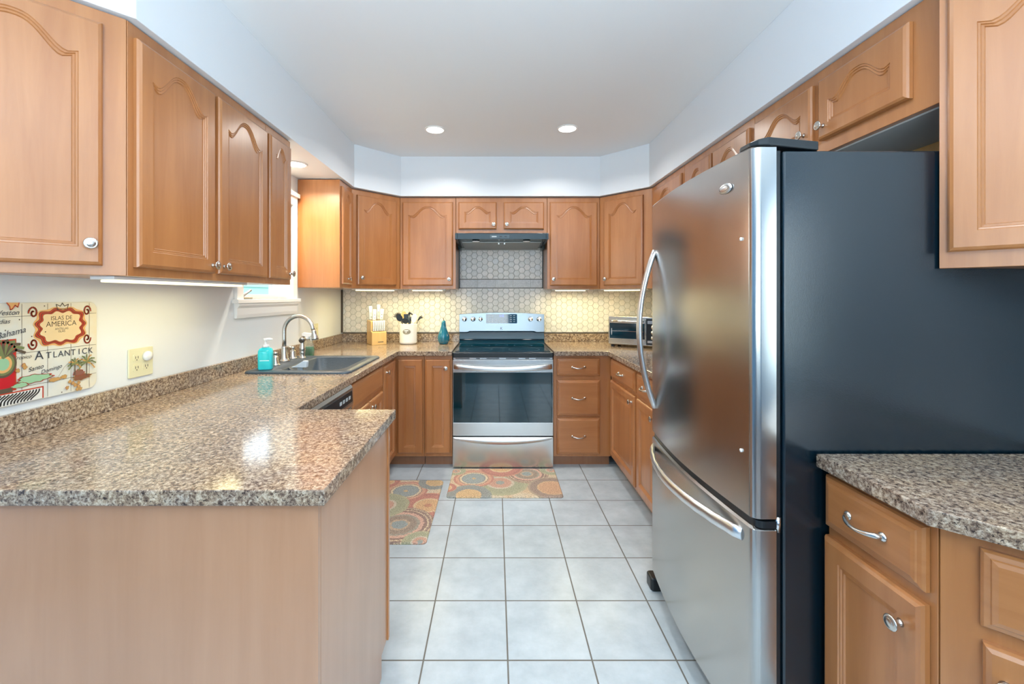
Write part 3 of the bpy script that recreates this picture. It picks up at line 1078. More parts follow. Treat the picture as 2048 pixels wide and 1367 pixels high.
# ------------------------------------------------------------------ range
RX0, RX1, RY = -0.330, 0.445, 3.31
RW = RX1 - RX0
t = thing('electric_range', 'stainless electric range with black glass cooktop and oven window', 'stove', (RX0, RY, 0))
b = MB()
b.box(0.002, RW - 0.002, 0.052, 0.69, 0.004, 0.855, BLACK)
b.box(0.004, RW - 0.004, 0.02, 0.051, 0.842, 0.856, STEEL)
for k, (a, c) in enumerate(((0.02, 0.13), (0.18, 0.21), (0.26, 0.36), (0.41, 0.51), (0.56, 0.59), (0.64, 0.75))):
    b.box(a, c, 0.0185, 0.021, 0.846, 0.8515, DARK)
b.build('oven_body', t)
b = MB()
b.box(0.0, RW, 0.006, 0.051, 0.255, 0.356, STEEL)
b.box(0.0, RW, 0.006, 0.051, 0.742, 0.840, STEEL)
b.box(0.0, 0.006, 0.006, 0.051, 0.3561, 0.7419, STEEL)
b.box(RW - 0.006, RW, 0.006, 0.051, 0.3561, 0.7419, STEEL)
od = b.build('oven_door', t, 0.002)
b = MB()
b.box(0.0065, RW - 0.0065, 0.004, 0.048, 0.3565, 0.7415, OVEN_GLASS)
b.build('oven_window', od, 0.001)
b = MB()
pts = []
for i in range(21):
    q = i / 20.0
    pts.append((0.012 + q * (RW - 0.024), -0.006 - 0.034 * math.sin(PI * q) ** 0.45, 0.790 - 0.016 * math.sin(PI * q)))
b.tube(pts, 0.007, SATIN, 14, ref=(0, 1, 0), ry=0.019)
b.build('oven_handle', od)
b = MB()
b.box(0.0, RW, 0.006, 0.051, 0.012, 0.246, STEEL)
dr = b.build('storage_drawer', t, 0.002)
b = MB()
prof_n = 24
up, lo = [], []
for i in range(prof_n + 1):
    q = i / prof_n
    x = 0.01 + q * (RW - 0.02)
    up.append((x, -0.006, 0.243))
    lo.append((x, -0.004 - 0.018 * math.sin(PI * q) ** 0.6, 0.235 - 0.038 * math.sin(PI * q) ** 0.7))
for i in range(prof_n):
    b.add([up[i], up[i + 1], lo[i + 1], lo[i]], [(0, 1, 2, 3)], SATIN, True)
    b.add([(up[i][0], 0.006, 0.244), (up[i + 1][0], 0.006, 0.244), up[i + 1], up[i]], [(0, 1, 2, 3)], SATIN, True)
    b.add([lo[i], lo[i + 1], (lo[i + 1][0], 0.006, lo[i + 1][2] - 0.004), (lo[i][0], 0.006, lo[i][2] - 0.004)], [(0, 1, 2, 3)], SATIN, True)
b.build('drawer_handle', dr)
b = MB()
b.prism(rrect(-0.004, RW + 0.004, 0.0, 0.63, 0.012), 0.857, 0.8965, BLACK)
ct = b.build('cooktop', t, 0.004, 3)
b = MB()
b.box(0.018, RW - 0.018, 0.03, 0.60, 0.897, 0.9015, BLACK_GLASS)
gl = b.build('glass_surface', ct, 0.002)
RING = base_mat('dim_ring_print', lin((58, 84, 96)), 0.3)
for (x, y, r) in ((0.20, 0.17, 0.105), (0.56, 0.17, 0.125), (0.20, 0.44, 0.08), (0.57, 0.44, 0.08), (0.385, 0.48, 0.055)):
    b = MB()
    n = 40
    vs = []
    for rr in (r, r - 0.0016):
        vs += [(x + rr * math.cos(2 * PI * i / n), y + rr * math.sin(2 * PI * i / n), 0.9018) for i in range(n)]
    b.add(vs, [(i, (i + 1) % n, n + (i + 1) % n, n + i) for i in range(n)], RING)
    b.build('burner_ring', ct, recalc=False)
# backguard: slanted black foot, steel panel with bowed top
b = MB()
b.prism([(0.60, 0.902), (0.628, 0.930), (0.612, 0.940), (0.632, 1.015), (0.69, 1.015), (0.69, 0.88), (0.60, 0.88)], 0.0, RW, BLACK_GLASS, axis='x')
b.build('backguard_foot', t, 0.002)
b = MB()
n = 24
fr, bk_ = [], []
low = [(0.0, 1.004), (0.075, 1.004), (0.095, 1.013), (RW - 0.095, 1.013), (RW - 0.075, 1.004), (RW, 1.004)]
topc = [(RW * (1 - i / n), 1.165 + 0.016 * math.sin(PI * i / n)) for i in range(n + 1)]
pl = low + topc
k = len(pl)
yf = lambda z: 0.604 + (z - 1.0) * 0.06
STEEL_DULL = base_mat('dull_blue_steel', (0.33, 0.37, 0.40), 0.30, 1.0)
vs = [(p[0], yf(p[1]), p[1]) for p in pl] + [(p[0], 0.69, p[1]) for p in pl]
b.add(vs, [tuple(range(k)), tuple(range(k, 2 * k))[::-1]] + [(i, (i + 1) % k, k + (i + 1) % k, k + i) for i in range(k)], STEEL_DULL)
bg = b.build('backguard', t, 0.002)
SL = math.atan(0.06)
Mb = lambda x, z, o=0.0: Matrix.Translation((x, yf(z) - o, z)) @ Matrix.Rotation(-SL, 4, 'X')
b = MB()
b.M = Mb(0.385, 1.125)
b.prism(rrect(-0.141, 0.141, -0.042, 0.042, 0.006), -0.002, 0.001, BLACK_GLASS, axis='y')
cp = b.build('control_display', bg)
for grp in ([(sx * (0.085 + 0.030 * c_), 0.028 - 0.018 * r_, 0.009, 0.0022) for c_ in range(2) for r_ in range(4)] for sx in (-1, 1)):
    b = MB()
    b.M = Mb(0.385, 1.125)
    for (x, z, hw, hh) in grp:
        b.box(x - hw, x + hw, -0.0028, -0.0022, z - hh, z + hh, GREY_PRINT)
    b.build('function_keys', cp, recalc=False)
b = MB()
b.M = Mb(0.385, 1.125)
for c_ in range(5):
    for r_ in range(3):
        x, z = -0.05 + 0.025 * c_, -0.002 - 0.015 * r_
        b.box(x - 0.005, x + 0.005, -0.0028, -0.0022, z - 0.0018, z + 0.0018, GREY_PRINT)
b.build('number_keys', cp, recalc=False)
b = MB()
text_into(b, '1:12', 0.026, BLUE_DIGITS, Mb(0.385, 1.125) @ at(0.0, -0.0026, 0.018))
b.build('clock_digits', cp, recalc=False)
b = MB()
text_into(b, 'K', 0.036, DARK_PRINT, Mb(0.384, 1.038) @ at(0.0, -0.0012, -0.013))
b.build('emblem', bg, recalc=False)
for x in (0.048, 0.126, 0.194, 0.648, 0.726):
    b = MB()
    b.M = Mb(x, 1.122)
    rr = 0.016 if x == 0.194 else 0.019
    b.lathe([(rr + 0.003, 0.0), (rr + 0.003, 0.004), (rr, 0.005), (rr * 0.92, 0.022), (rr * 0.8, 0.026), (0, 0.027)], CHROME, (0, 0, 0), 22, axis='-y')
    b.box(-0.004, 0.004, -0.033, -0.024, -rr * 0.85, rr * 0.85, CHROME)
    b.build('control_knob', bg)

# ------------------------------------------------------------------ range hood
t = thing('range_hood', 'black under-cabinet range hood above the stove', 'hood', (-0.336, 3.57, 1.75))
HW = 0.777
b = MB()
b.prism([(0.0, 0.052), (0.0, 0.100), (0.018, 0.108), (0.155, 0.1255), (0.464, 0.1255), (0.464, 0.0), (0.30, 0.0), (0.28, 0.030), (0.03, 0.052)], 0.0, 0.02, HOOD_BLACK, axis='x')
b.prism([(0.0, 0.052), (0.0, 0.100), (0.018, 0.108), (0.155, 0.1255), (0.464, 0.1255), (0.464, 0.0), (0.30, 0.0), (0.28, 0.030), (0.03, 0.052)], HW - 0.02, HW, HOOD_BLACK, axis='x')
b.prism([(0.0, 0.052), (0.0, 0.100), (0.018, 0.108), (0.155, 0.1255), (0.464, 0.1255), (0.464, 0.03), (0.30, 0.035), (0.014, 0.058)], 0.0201, HW - 0.0201, HOOD_BLACK, axis='x')
b.build('hood_shell', t, 0.002)
b = MB()
b.prism([(0.13, 0.040), (0.45, 0.016), (0.45, 0.022), (0.13, 0.047)], 0.05, HW - 0.05, GREY_FILTER, axis='x')
b.box(HW / 2 - 0.03, HW / 2 - 0.02, 0.14, 0.16, 0.028, 0.042, NICKEL)
b.box(HW / 2 + 0.02, HW / 2 + 0.03, 0.14, 0.16, 0.028, 0.042, NICKEL)
b.build('grease_filter', t)
b = MB()
b.box(0.29, 0.45, -0.0025, 0.0, 0.060, 0.088, base_mat('hood_switch_plate', lin((60, 78, 88)), 0.3))
b.box(0.305, 0.345, -0.004, -0.002, 0.069, 0.078, GREY_PRINT)
b.box(0.37, 0.39, -0.004, -0.002, 0.069, 0.078, BLACK)
b.box(0.41, 0.43, -0.004, -0.002, 0.069, 0.078, BLACK)
b.build('switch_plate', t)
for x in (0.17, 0.60):
    b = MB()
    b.M = Matrix.Translation((x, 0.085, 0.0495)) @ Matrix.Rotation(0.08, 4, 'X')
    b.lathe([(0.030, 0.0), (0.032, -0.006), (0.026, -0.008), (0.024, -0.009), (0.0, -0.010)], WHITE_PL, seg=22)
    b.build('hood_lamp', t)

# ------------------------------------------------------------------ refrigerator
FY0, FY1 = 1.172, 1.970
t = thing('refrigerator', 'stainless bottom freezer refrigerator with black textured side', 'refrigerator', (0.75, 1.57, 0))
fo = Vector((0.75, 1.57, 0))
b = MB()
b.M = Matrix.Translation(-fo)
b.box(0.786, 1.515, FY0 + 0.004, FY1 - 0.004, 0.03, 1.728, BLACK_TEX)
b.build('fridge_cabinet', t, 0.006, 3)
b = MB()
b.M = Matrix.Translation(-fo)
b.box(0.80, 1.50, FY0 + 0.02, FY1 - 0.02, 0.0005, 0.0298, BLACK)
b.box(0.770, 0.7998, FY0 + 0.02, FY1 - 0.02, 0.02, 0.075, BLACK)
b.build('base_grille', t)
b = MB()
b.M = Matrix.Translation(-fo)
b.box(0.7655, 0.7855, FY0 + 0.012, FY1 - 0.012, 0.09, 1.732, BLACK)
b.build('gasket', t, 0.003)


def door_profile():
    pts = [(0.765, FY0), (0.725, FY0)]
    for i in range(1, 7):
        a = PI / 2 * i / 6
        pts.append((0.725 - 0.024 * math.sin(a), FY0 + 0.022 - 0.022 * math.cos(a)))
    n = 22
    y0, y1 = FY0 + 0.022, FY1 - 0.022
    for i in range(1, n):
        q = i / n
        pts.append((0.701 + 0.010 * q - 0.026 * math.sin(PI * q), y0 + q * (y1 - y0)))
    for i in range(0, 7):
        a = PI / 2 * i / 6
        pts.append((0.735 - 0.024 * math.cos(a), FY1 - 0.022 + 0.022 * math.sin(a)))
    pts += [(0.765, FY1)]
    return pts


DP = door_profile()


def door_x(y):
    best = min(DP[6:-7], key=lambda p: abs(p[1] - y))
    return best[0]


def fridge_door(name, z0, z1):
    b = MB()
    b.M = Matrix.Translation(-fo)
    e = 0.006
    cx = 0.735

    def sc(k, z):
        return [(cx + (p[0] - cx) * k, 1.571 + (p[1] - 1.571) * (1 - (1 - k) * 0.15), z) for p in DP]
    b.rings([sc(0.86, z0), sc(1, z0 + e), sc(1, z1 - e), sc(0.86, z1)], STEEL_V, True)
    return b.build(name, t)


du = fridge_door('fresh_food_door', 0.717, 1.742)
dl = fridge_door('freezer_door', 0.088, 0.697)
for o_ in (du, dl):
    md = o_.modifiers.new('split', 'EDGE_SPLIT')
    md.split_angle = math.radians(35)
b = MB()
b.M = Matrix.Translation(-fo)
b.prism([(p[0] + 0.010 if p[0] < 0.76 else p[0], p[1]) for p in DP], 0.6975, 0.7165, BLACK)
b.build('door_gap_seal', t)
# handles
b = MB()
b.M = Matrix.Translation(-fo)
pts = []
n = 30
for i in range(n + 1):
    q = i / n
    pts.append((0.706 - 0.070 * math.sin(PI * q) ** 0.85, 1.905, 1.530 - q * 0.690))
b.tube(pts, 0.0115, SATIN, 14, ref=(1, 0, 0), ry=0.020)
b.build('door_handle', du)
b = MB()
b.M = Matrix.Translation(-fo)
pts = []
for i in range(n + 1):
    q = i / n
    y = 1.222 + q * 0.715
    pts.append((door_x(y) + 0.004 - 0.058 * math.sin(PI * q) ** 0.7, y, 0.655))
b.tube(pts, 0.010, SATIN, 14, ref=(1, 0, 0), ry=0.0185)
b.build('door_handle', dl)
# badge and plugs
b = MB()
b.M = Matrix.Translation(Vector((door_x(1.29) - 0.002, 1.292, 1.652)) - fo) @ Matrix.Rotation(-PI / 2 + 0.05, 4, 'Z')
b.lathe([(0.021, -0.002), (0.021, 0.002), (0.017, 0.0045), (0.0, 0.005)], SATIN, (0, 0, 0), 28, sx=1.45, sy=0.72, axis='-y')
n2 = 30
vs = []
for rr in (0.0155, 0.0140):
    vs += [(rr * 1.55 * math.cos(2 * PI * i / n2), -0.0052, rr * 0.55 * math.sin(2 * PI * i / n2)) for i in range(n2)]
b.add(vs, [(i, (i + 1) % n2, n2 + (i + 1) % n2, n2 + i) for i in range(n2)], DARK_PRINT)
b.build('badge', du, recalc=False)
for (o_, z) in ((du, 1.492), (du, 0.893)):
    b = MB()
    b.M = Matrix.Translation(Vector((door_x(1.222) - 0.0005, 1.222, z)) - fo) @ Matrix.Rotation(-PI / 2, 4, 'Z')
    b.lathe([(0.005, -0.001), (0.005, 0.002), (0.0, 0.003)], WHITE_PL, (0, 0, 0), 14, axis='-y')
    b.build('screw_plug', o_)
# hinge cover
b = MB()
b.M = Matrix.Translation(-fo)
pl = [(0.706, FY0 + 0.022), (0.720, FY0 + 0.006), (0.745, FY0 + 0.002), (0.885, FY0 + 0.006), (0.890, FY0 + 0.085), (0.80, FY0 + 0.11), (0.72, FY0 + 0.10), (0.706, FY0 + 0.07)]
k = len(pl)
zt = [1.756, 1.760, 1.766, 1.754, 1.754, 1.766, 1.762, 1.758]
zb = [1.7435, 1.7435, 1.7435, 1.7295, 1.7295, 1.7435, 1.7435, 1.7435]
vs = [(p[0], p[1], z) for p, z in zip(pl, zb)] + [(p[0], p[1], z) for p, z in zip(pl, zt)]
b.add(vs, [tuple(range(k))[::-1], tuple(range(k, 2 * k))] + [(i, (i + 1) % k, k + (i + 1) % k, k + i) for i in range(k)], BLACK)
b.build('hinge_cover', t, 0.003, 3)
b = MB()
b.M = Matrix.Translation(-fo)
b.prism(rrect(0.700, 0.769, 1.935, 2.005, 0.015), 0.0005, 0.058, BLACK)
b.build('roller_foot', t, 0.008, 3)
b = MB()
b.M = Matrix.Translation(-fo)
b.lathe([(0.008, -0.02), (0.008, 0.02), (0, 0.021)], CHROME, (0.772, FY0 + 0.006, 0.707), 12)
b.build('hinge_pin', t)


# ------------------------------------------------------------------ ceiling cans
def can(label, x, y, z, r=0.062, energy=5.6, color=(1.0, 0.98, 0.94)):
    t = thing('recessed_light', label, 'light', (x, y, z - 0.0005), 0, 'recessed lights')
    b = MB()
    b.lathe([(r + 0.012, 0.0), (r + 0.011, -0.005), (r, -0.006), (r, -0.001), (r + 0.012, 0.0)], TRIM, seg=32)
    b.build('trim_ring', t)
    b = MB()
    b.lathe([(r - 0.001, -0.0008), (r - 0.001, -0.003), (r * 0.5, -0.005), (0, -0.0055)], BULB, seg=28)
    b.build('lens', t)
    lamp('bulb_light', 'AREA', (0, 0, -0.010), (0, 0, 0), energy, color, t, shape='DISK', size=2 * r, spread=math.radians(150))


for x in (-0.44, 0.51):      # unseen pair of ceiling lights, added as fill for the kitchen
    lamp('near_fill_light', 'AREA', (x, 1.35, ZC - 0.01), (0, 0, 0), 4.0, (1.0, 0.98, 0.95), shape='DISK', size=0.13, spread=math.radians(125))
can('left one of the two recessed ceiling lights in front of the range', -0.436, 3.10, ZC)
can('right one of the two recessed ceiling lights in front of the range', 0.514, 3.08, ZC)
can('recessed light in the soffit underside above the sink window', -1.300, 2.80, ZS, energy=9, color=(1.0, 0.86, 0.62))


# ------------------------------------------------------------------ under cabinet strips
def strip(label, x, y, w, d, rz=0.0, energy=4.0, z=ZU0):
    t = thing('under_cabinet_light', label, 'light', (x, y, z - 0.0005), rz, 'under cabinet lights')
    b = MB()
    b.box(-w / 2, w / 2, -d / 2, d / 2, -0.010, 0, WHITE_PL)
    b.build('housing', t, 0.001)
    b = MB()
    b.box(-w / 2 + 0.03, w / 2 - 0.03, -d / 2 + 0.004, d / 2 - 0.004, -0.018, -0.0102, LED)
    b.build('diffuser', t, 0.003)
    lamp('strip_light', 'AREA', (0, 0, -0.022), (0, 0, 0), energy, (1.0, 0.85, 0.42), t, shape='RECTANGLE', size=w - 0.06, size_y=d)


strip('long light strip under the near left wall cabinets', -1.225, 1.70, 0.72, 0.075, PI / 2, 1.1)
strip('light strip under the left diagonal corner wall cabinet', -1.02, 3.66, 0.40, 0.06, R45, 1.9)
strip('light strip under the wall cabinet left of the range hood', -0.60, 3.80, 0.32, 0.06, 0, 1.6)
strip('light strip under the wall cabinet right of the range hood', 0.66, 3.80, 0.32, 0.06, 0, 1.6)
strip('light strip under the right diagonal corner wall cabinet', 1.08, 3.64, 0.40, 0.06, -R45, 1.9)


# ------------------------------------------------------------------ outlets
def duplex(b, cx, cz):
    b.prism(rrect(cx - 0.017, cx + 0.017, cz - 0.014, cz + 0.014, 0.007), -0.0075, -0.0055, IVORY, axis='y')
    for s in (-1, 1):
        b.box(cx + s * 0.006 - 0.0012, cx + s * 0.006 + 0.0012, -0.0079, -0.0074, cz - 0.003, cz + 0.007, DARK)
    b.box(cx - 0.002, cx + 0.002, -0.0079, -0.0074, cz - 0.010, cz - 0.006, DARK)


t = thing('outlet', 'ivory double outlet plate with round white plug cover beside the map board', 'outlet', (XL + 0.0005, 1.755, 1.062), PI / 2)
b = MB()
b.prism(rrect(-0.060, 0.060, -0.058, 0.058, 0.004), -0.006, 0.0, IVORY, axis='y')
b.build('wall_plate', t, 0.002)
b = MB()
for cx, cz in ((-0.024, 0.020), (-0.024, -0.020), (0.024, -0.020)):
    duplex(b, cx, cz)
b.build('sockets', t)
b = MB()
b.lathe([(0.020, 0.0062), (0.020, 0.014), (0.017, 0.022), (0.0, 0.024)], WHITE_PL, (0.024, 0, 0.022), 22, axis='-y')
b.build('plug_cover', t)
t = thing('outlet', 'ivory single outlet plate on the left wall behind the faucet', 'outlet', (XL + 0.0005, 3.47, 1.050), PI / 2)
b = MB()
b.prism(rrect(-0.037, 0.037, -0.060, 0.060, 0.004), -0.006, 0.0, IVORY, axis='y')
b.build('wall_plate', t, 0.002)
b = MB()
duplex(b, 0, 0.02)
duplex(b, 0, -0.02)
b.build('sockets', t)

# ------------------------------------------------------------------ map cutting board on the left wall
BX = XL + 0.012
t = thing('map_board', 'glass cutting board printed with an old sea map, on the left wall', 'cutting board', (XL + 0.0005, 1.12, 1.004), PI / 2)
PAPER = base_mat('aged_map_paper', rough=0.18, coat=0.3)
g = N(PAPER)
n1 = g.noise(g.coords(), 6, 4)
g.color(g.ramp(n1, [(0.3, lin((226, 214, 186))), (0.55, lin((222, 222, 212))), (0.75, lin((212, 216, 214)))]))
b = MB()
b.prism(rrect(0.0, 0.437, 0.0, 0.306, 0.028), -0.008, -0.001, PAPER, axis='y')
b.build('board', t, 0.0015)


def mp(cx, cy):
    """a point of the print, read on the board's plane -> local x, z"""
    px_, py_ = cx / 5.47, 580 + cy / 5.468
    Y = 1.4415 * F / (VX - px_)
    return Y - 1.12, H - (py_ - VY) * Y / F - 1.004


RED = base_mat('map_red', lin((186, 62, 40)), 0.3)
CRIM = base_mat('map_crimson', lin((196, 30, 44)), 0.3)
SEPIA = base_mat('map_sepia', lin((92, 80, 66)), 0.4)
INK = base_mat('map_ink', lin((58, 62, 72)), 0.4)
GRN = base_mat('map_green', lin((152, 196, 158)), 0.3)
TAN = base_mat('map_tan', lin((196, 152, 92)), 0.3)
PALM = base_mat('map_palm_green', lin((118, 128, 84)), 0.3)
ORG = base_mat('map_orange_wash', lin((222, 170, 110)), 0.3)
art = MB()
LAY = [0]


def flat(poly, m):
    LAY[0] += 1
    y = -0.0084 - 0.00003 * LAY[0]
    art.add([(p[0], y, p[1]) for p in poly], [tuple(range(len(poly)))], m)


def stroke(pts, w, m):
    LAY[0] += 1
    y = -0.0084 - 0.00003 * LAY[0]
    for i in range(len(pts) - 1):
        a, c = Vector(pts[i]), Vector(pts[i + 1])
        d = (c - a)
        if d.length < 1e-6:
            continue
        d.normalize()
        nn = Vector((-d.y, d.x)) * w / 2
        a2, c2 = a - d * w * 0.3, c + d * w * 0.3
        art.add([(a2.x + nn.x, y, a2.y + nn.y), (a2.x - nn.x, y, a2.y - nn.y), (c2.x - nn.x, y, c2.y - nn.y), (c2.x + nn.x, y, c2.y + nn.y)], [(0, 1, 2, 3)], m)


def write(s, cx, cy, size, m, shear=0.0, ang=0.0, align='CENTER'):
    LAY[0] += 1
    x, z = mp(cx, cy)
    text_into(art, s, size, m, Matrix.Translation((x, -0.0084 - 0.00003 * LAY[0], z)) @ Matrix.Rotation(-ang, 4, 'Y') @ FRONT, align, shear)


for cx in (238, 520, 775, 975):
    x = mp(cx, 400)[0]
    stroke([(x, 0.004), (x, 0.302)], 0.0012, SEPIA)
for cy in (285, 690, 1060):
    z = mp(225, cy)[1]
    stroke([(0.004, z), (0.433, z)], 0.0012, SEPIA)
stroke([mp(640, 940), mp(700, 840), mp(820, 730)], 0.0009, SEPIA)
# scalloped cartouche
ctr = mp(665, 400)
rx = (mp(930, 400)[0] - mp(385, 400)[0]) / 2 * 1.0
rz_ = 0.060
ctr = ((mp(930, 400)[0] + mp(385, 400)[0]) / 2, mp(665, 395)[1])


def cart(sc, wob=1.0):
    out = []
    for i in range(140):
        a = 2 * PI * i / 140
        ca, sa = math.cos(a), math.sin(a)
        p = 3.2
        k = (abs(ca) ** p + abs(sa) ** p) ** (-1 / p)
        wv = 1 + 0.07 * wob * math.sin(11 * a + 0.6)
        out.append((ctr[0] + rx * sc * k * ca * wv * 0.93, ctr[1] + rz_ * sc * k * sa * wv * 0.93))
    return out


flat(cart(1.12, 0.6), ORG)
flat(cart(1.04), SEPIA)
flat(cart(1.01), RED)
stroke(cart(0.93) + cart(0.93)[:1], 0.0022, SEPIA)
flat(cart(0.86), SEPIA)
flat(cart(0.845), base_mat('map_cartouche_cream', lin((230, 205, 160)), 0.3))
for sx in (-1, 1):
    for sz in (-1, 1):
        cc = []
        for i in range(22):
            a = i / 21 * 2.6 * PI
            r = 0.020 * (1 - i / 26)
            cc.append((ctr[0] + sx * (rx * 0.98 + 0.008 + r * math.cos(a) * 0.7), ctr[1] + sz * (rz_ * 0.80 + r * math.sin(a))))
        stroke(cc, 0.0052, SEPIA)
        stroke(cc, 0.0036, RED)
cwn = mp(680, 180)
stroke([(cwn[0] - 0.016, cwn[1] - 0.008), (cwn[0] - 0.02, cwn[1] + 0.008), (cwn[0] - 0.007, cwn[1] + 0.002), (cwn[0], cwn[1] + 0.012), (cwn[0] + 0.007, cwn[1] + 0.002), (cwn[0] + 0.02, cwn[1] + 0.008), (cwn[0] + 0.016, cwn[1] - 0.008), (cwn[0] - 0.016, cwn[1] - 0.008)], 0.0025, SEPIA)
write('ISLAS DE', 672, 322, 0.0185, SEPIA)
write('AMERICA', 672, 390, 0.0240, SEPIA)
write('ANTILLAS', 672, 430, 0.0100, SEPIA)
write('ISLAS', 672, 458, 0.0100, SEPIA)
x0, z0 = mp(395, 758)
write('A', 425, 758, 0.040, INK)
LAY[0] += 1
for ch, cx in zip('TLANTICK', (530, 598, 662, 733, 797, 862, 922, 985)):
    write(ch, cx, 742 - (cx - 530) * 0.125, 0.0285, INK)
write('Santo', 390, 872, 0.020, INK, 0.35, 0.14)
write('Domingo', 560, 880, 0.018, INK, 0.35, 0.16)
write('Bahama', 120, 498, 0.026, INK, 0.35, 0.20)
write('Weston', 60, 272, 0.021, INK, 0.35)
write('dias', 40, 365, 0.019, INK, 0.35)
write('Tropico', 235, 752, 0.016, INK, 0.35)
# red panel with fruit and leaves
p0, p1 = mp(172, 530), mp(150, 1095)
flat([(0.03, p1[1]), (p0[0], p1[1]), (p0[0], p0[1]), (0.03, p0[1])], RED)
flat([(0.03, p1[1] + 0.004), (p0[0] - 0.004, p1[1] + 0.004), (p0[0] - 0.004, p0[1] - 0.004), (0.03, p0[1] - 0.004)], CRIM)
fc = mp(28, 812)
for (r, m_) in ((0.040, SEPIA), (0.033, PALM), (0.026, ORG), (0.018, GRN)):
    flat([(fc[0] + r * 0.9 * math.cos(2 * PI * i / 28), fc[1] + r * math.sin(2 * PI * i / 28)) for i in range(28)], m_)
for k in range(6):
    a = 0.25 + k * 0.33
    stroke([(fc[0], fc[1] + 0.02), (fc[0] + 0.035 * math.cos(a), fc[1] + 0.03 + 0.035 * math.sin(a)), (fc[0] + 0.058 * math.cos(a - 0.2), fc[1] + 0.025 + 0.045 * math.sin(a - 0.2))], 0.008, PALM if k % 2 else SEPIA)
q0 = mp(60, 1075)
flat([(0.03, q0[1]), (p0[0] - 0.01, q0[1]), (p0[0] - 0.01, q0[1] - 0.014), (0.03, q0[1] - 0.014)], SEPIA)
# zebra patch
z0_, z1_ = mp(470, 1180), mp(470, 1045)
zx = z0_[0]
flat([(0.03, 0.003), (zx, 0.003), (zx, z1_[1]), (0.03, z1_[1])], RED)
flat([(0.03, 0.003), (zx - 0.004, 0.003), (zx - 0.004, z1_[1] - 0.004), (0.03, z1_[1] - 0.004)], base_mat('zebra_white', lin((226, 226, 220)), 0.3))
k = 0
x = 0.04
while x < zx - 0.03:
    pts_ = []
    for i in range(9):
        q = i / 8
        pts_.append((min(zx - 0.006, x + 0.022 * q + 0.004 * math.sin(5 * q + k * 0.25)), 0.006 + q * (z1_[1] - 0.013)))
    stroke(pts_, 0.0042, base_mat('zebra_black', lin((52, 52, 54)), 0.3) if 'zebra_black' not in MATS else MATS['zebra_black'])
    x += 0.0098
    k += 1


# islands
def blob(c, ax, az, m, seed, n=40, jag=0.18, edge=True):
    rnd = random.Random(seed)
    ph = [rnd.uniform(0, 6.28) for _ in range(5)]

    def ring(s):
        out = []
        for i in range(n):
            a = 2 * PI * i / n
            w = 1 + jag * (math.sin(3 * a + ph[0]) * 0.5 + math.sin(7 * a + ph[1]) * 0.4 + math.sin(11 * a + ph[2]) * 0.4)
            out.append((c[0] + ax * s * w * math.cos(a), c[1] + az * s * w * math.sin(a)))
        return out
    if edge:
        flat(ring(1.12), RED if seed % 2 else TAN)
        flat(ring(1.03), SEPIA)
    flat(ring(0.95), m)


blob(mp(370, 965), 0.048, 0.012, GRN, 3)
blob(mp(210, 1040), 0.022, 0.007, GRN, 5)
blob(mp(590, 975), 0.019, 0.006, TAN, 4)
blob(mp(690, 945), 0.010, 0.006, TAN, 6)
for i, (cx, cy) in enumerate(((755, 1000), (790, 1015), (815, 1035), (850, 1050), (870, 1075), (725, 1065), (850, 1010), (250, 820), (262, 845), (180, 880), (835, 1080))):
    blob(mp(cx, cy), 0.0055, 0.0055, TAN, 10 + i, 16, 0.3)
flat([mp(50, 135), mp(195, 135), mp(180, 185), mp(150, 165), mp(120, 205), mp(100, 215), mp(90, 175)], ORG)
stroke([mp(60, 138), mp(90, 175), mp(100, 215), mp(120, 205), mp(150, 165), mp(180, 185), mp(195, 138)], 0.003, RED)
# palms on their islet
blob(mp(880, 945), 0.030, 0.010, base_mat('map_brown', lin((132, 84, 64)), 0.3), 8)
blob(mp(850, 900), 0.018, 0.010, base_mat('map_huts', lin((140, 92, 80)), 0.3), 9, 18)
for (cx, cy, cb, s) in ((935, 780, 925, 0.034), (805, 800, 925, 0.024)):
    t0, t1 = mp(cx, cb), mp(cx, cy)
    stroke([t0, t1], 0.004, SEPIA)
    for k in range(9):
        a = -0.5 + k * (PI + 1.0) / 8
        stroke([t1, (t1[0] + s * 0.6 * math.cos(a), t1[1] + s * 0.6 * math.sin(a)), (t1[0] + s * math.cos(a), t1[1] + s * math.sin(a) - s * 0.25)], 0.0045, PALM if k % 3 else TAN)
for cx, cy in ((470, 172), (195, 322), (40, 440), (330, 505), (480, 455), (660, 1115)):
    c_ = mp(cx, cy)
    flat([(c_[0] + 0.0022 * math.cos(k), c_[1] + 0.0022 * math.sin(k)) for k in range(6)], SEPIA)
art.build('map_print', t, recalc=False)

# ------------------------------------------------------------------ knife block and knives
KB = (-1.058, 3.83, ZT1 + 0.0005)
t = thing('knife_block', 'pale beech knife block in the back left corner of the countertop', 'knife block', KB, 0.55)
b = MB()
b.prism([(-0.085, 0), (0.085, 0), (0.085, 0.212), (-0.046, 0.206), (-0.050, 0.118), (-0.085, 0.112)], -0.064, 0.064, BLOCK, axis='x')
b.build('block', t, 0.003)
b = MB()
b.box(-0.012, 0.036, -0.0856, -0.0851, 0.022, 0.028, SEPIA)
b.build('maker_mark', t, recalc=False)
KMAT = base_mat('white_knife_handle', lin((204, 212, 218)), 0.3)
KB_ROT = Matrix.Translation(KB) @ Matrix.Rotation(0.55, 4, 'Z')


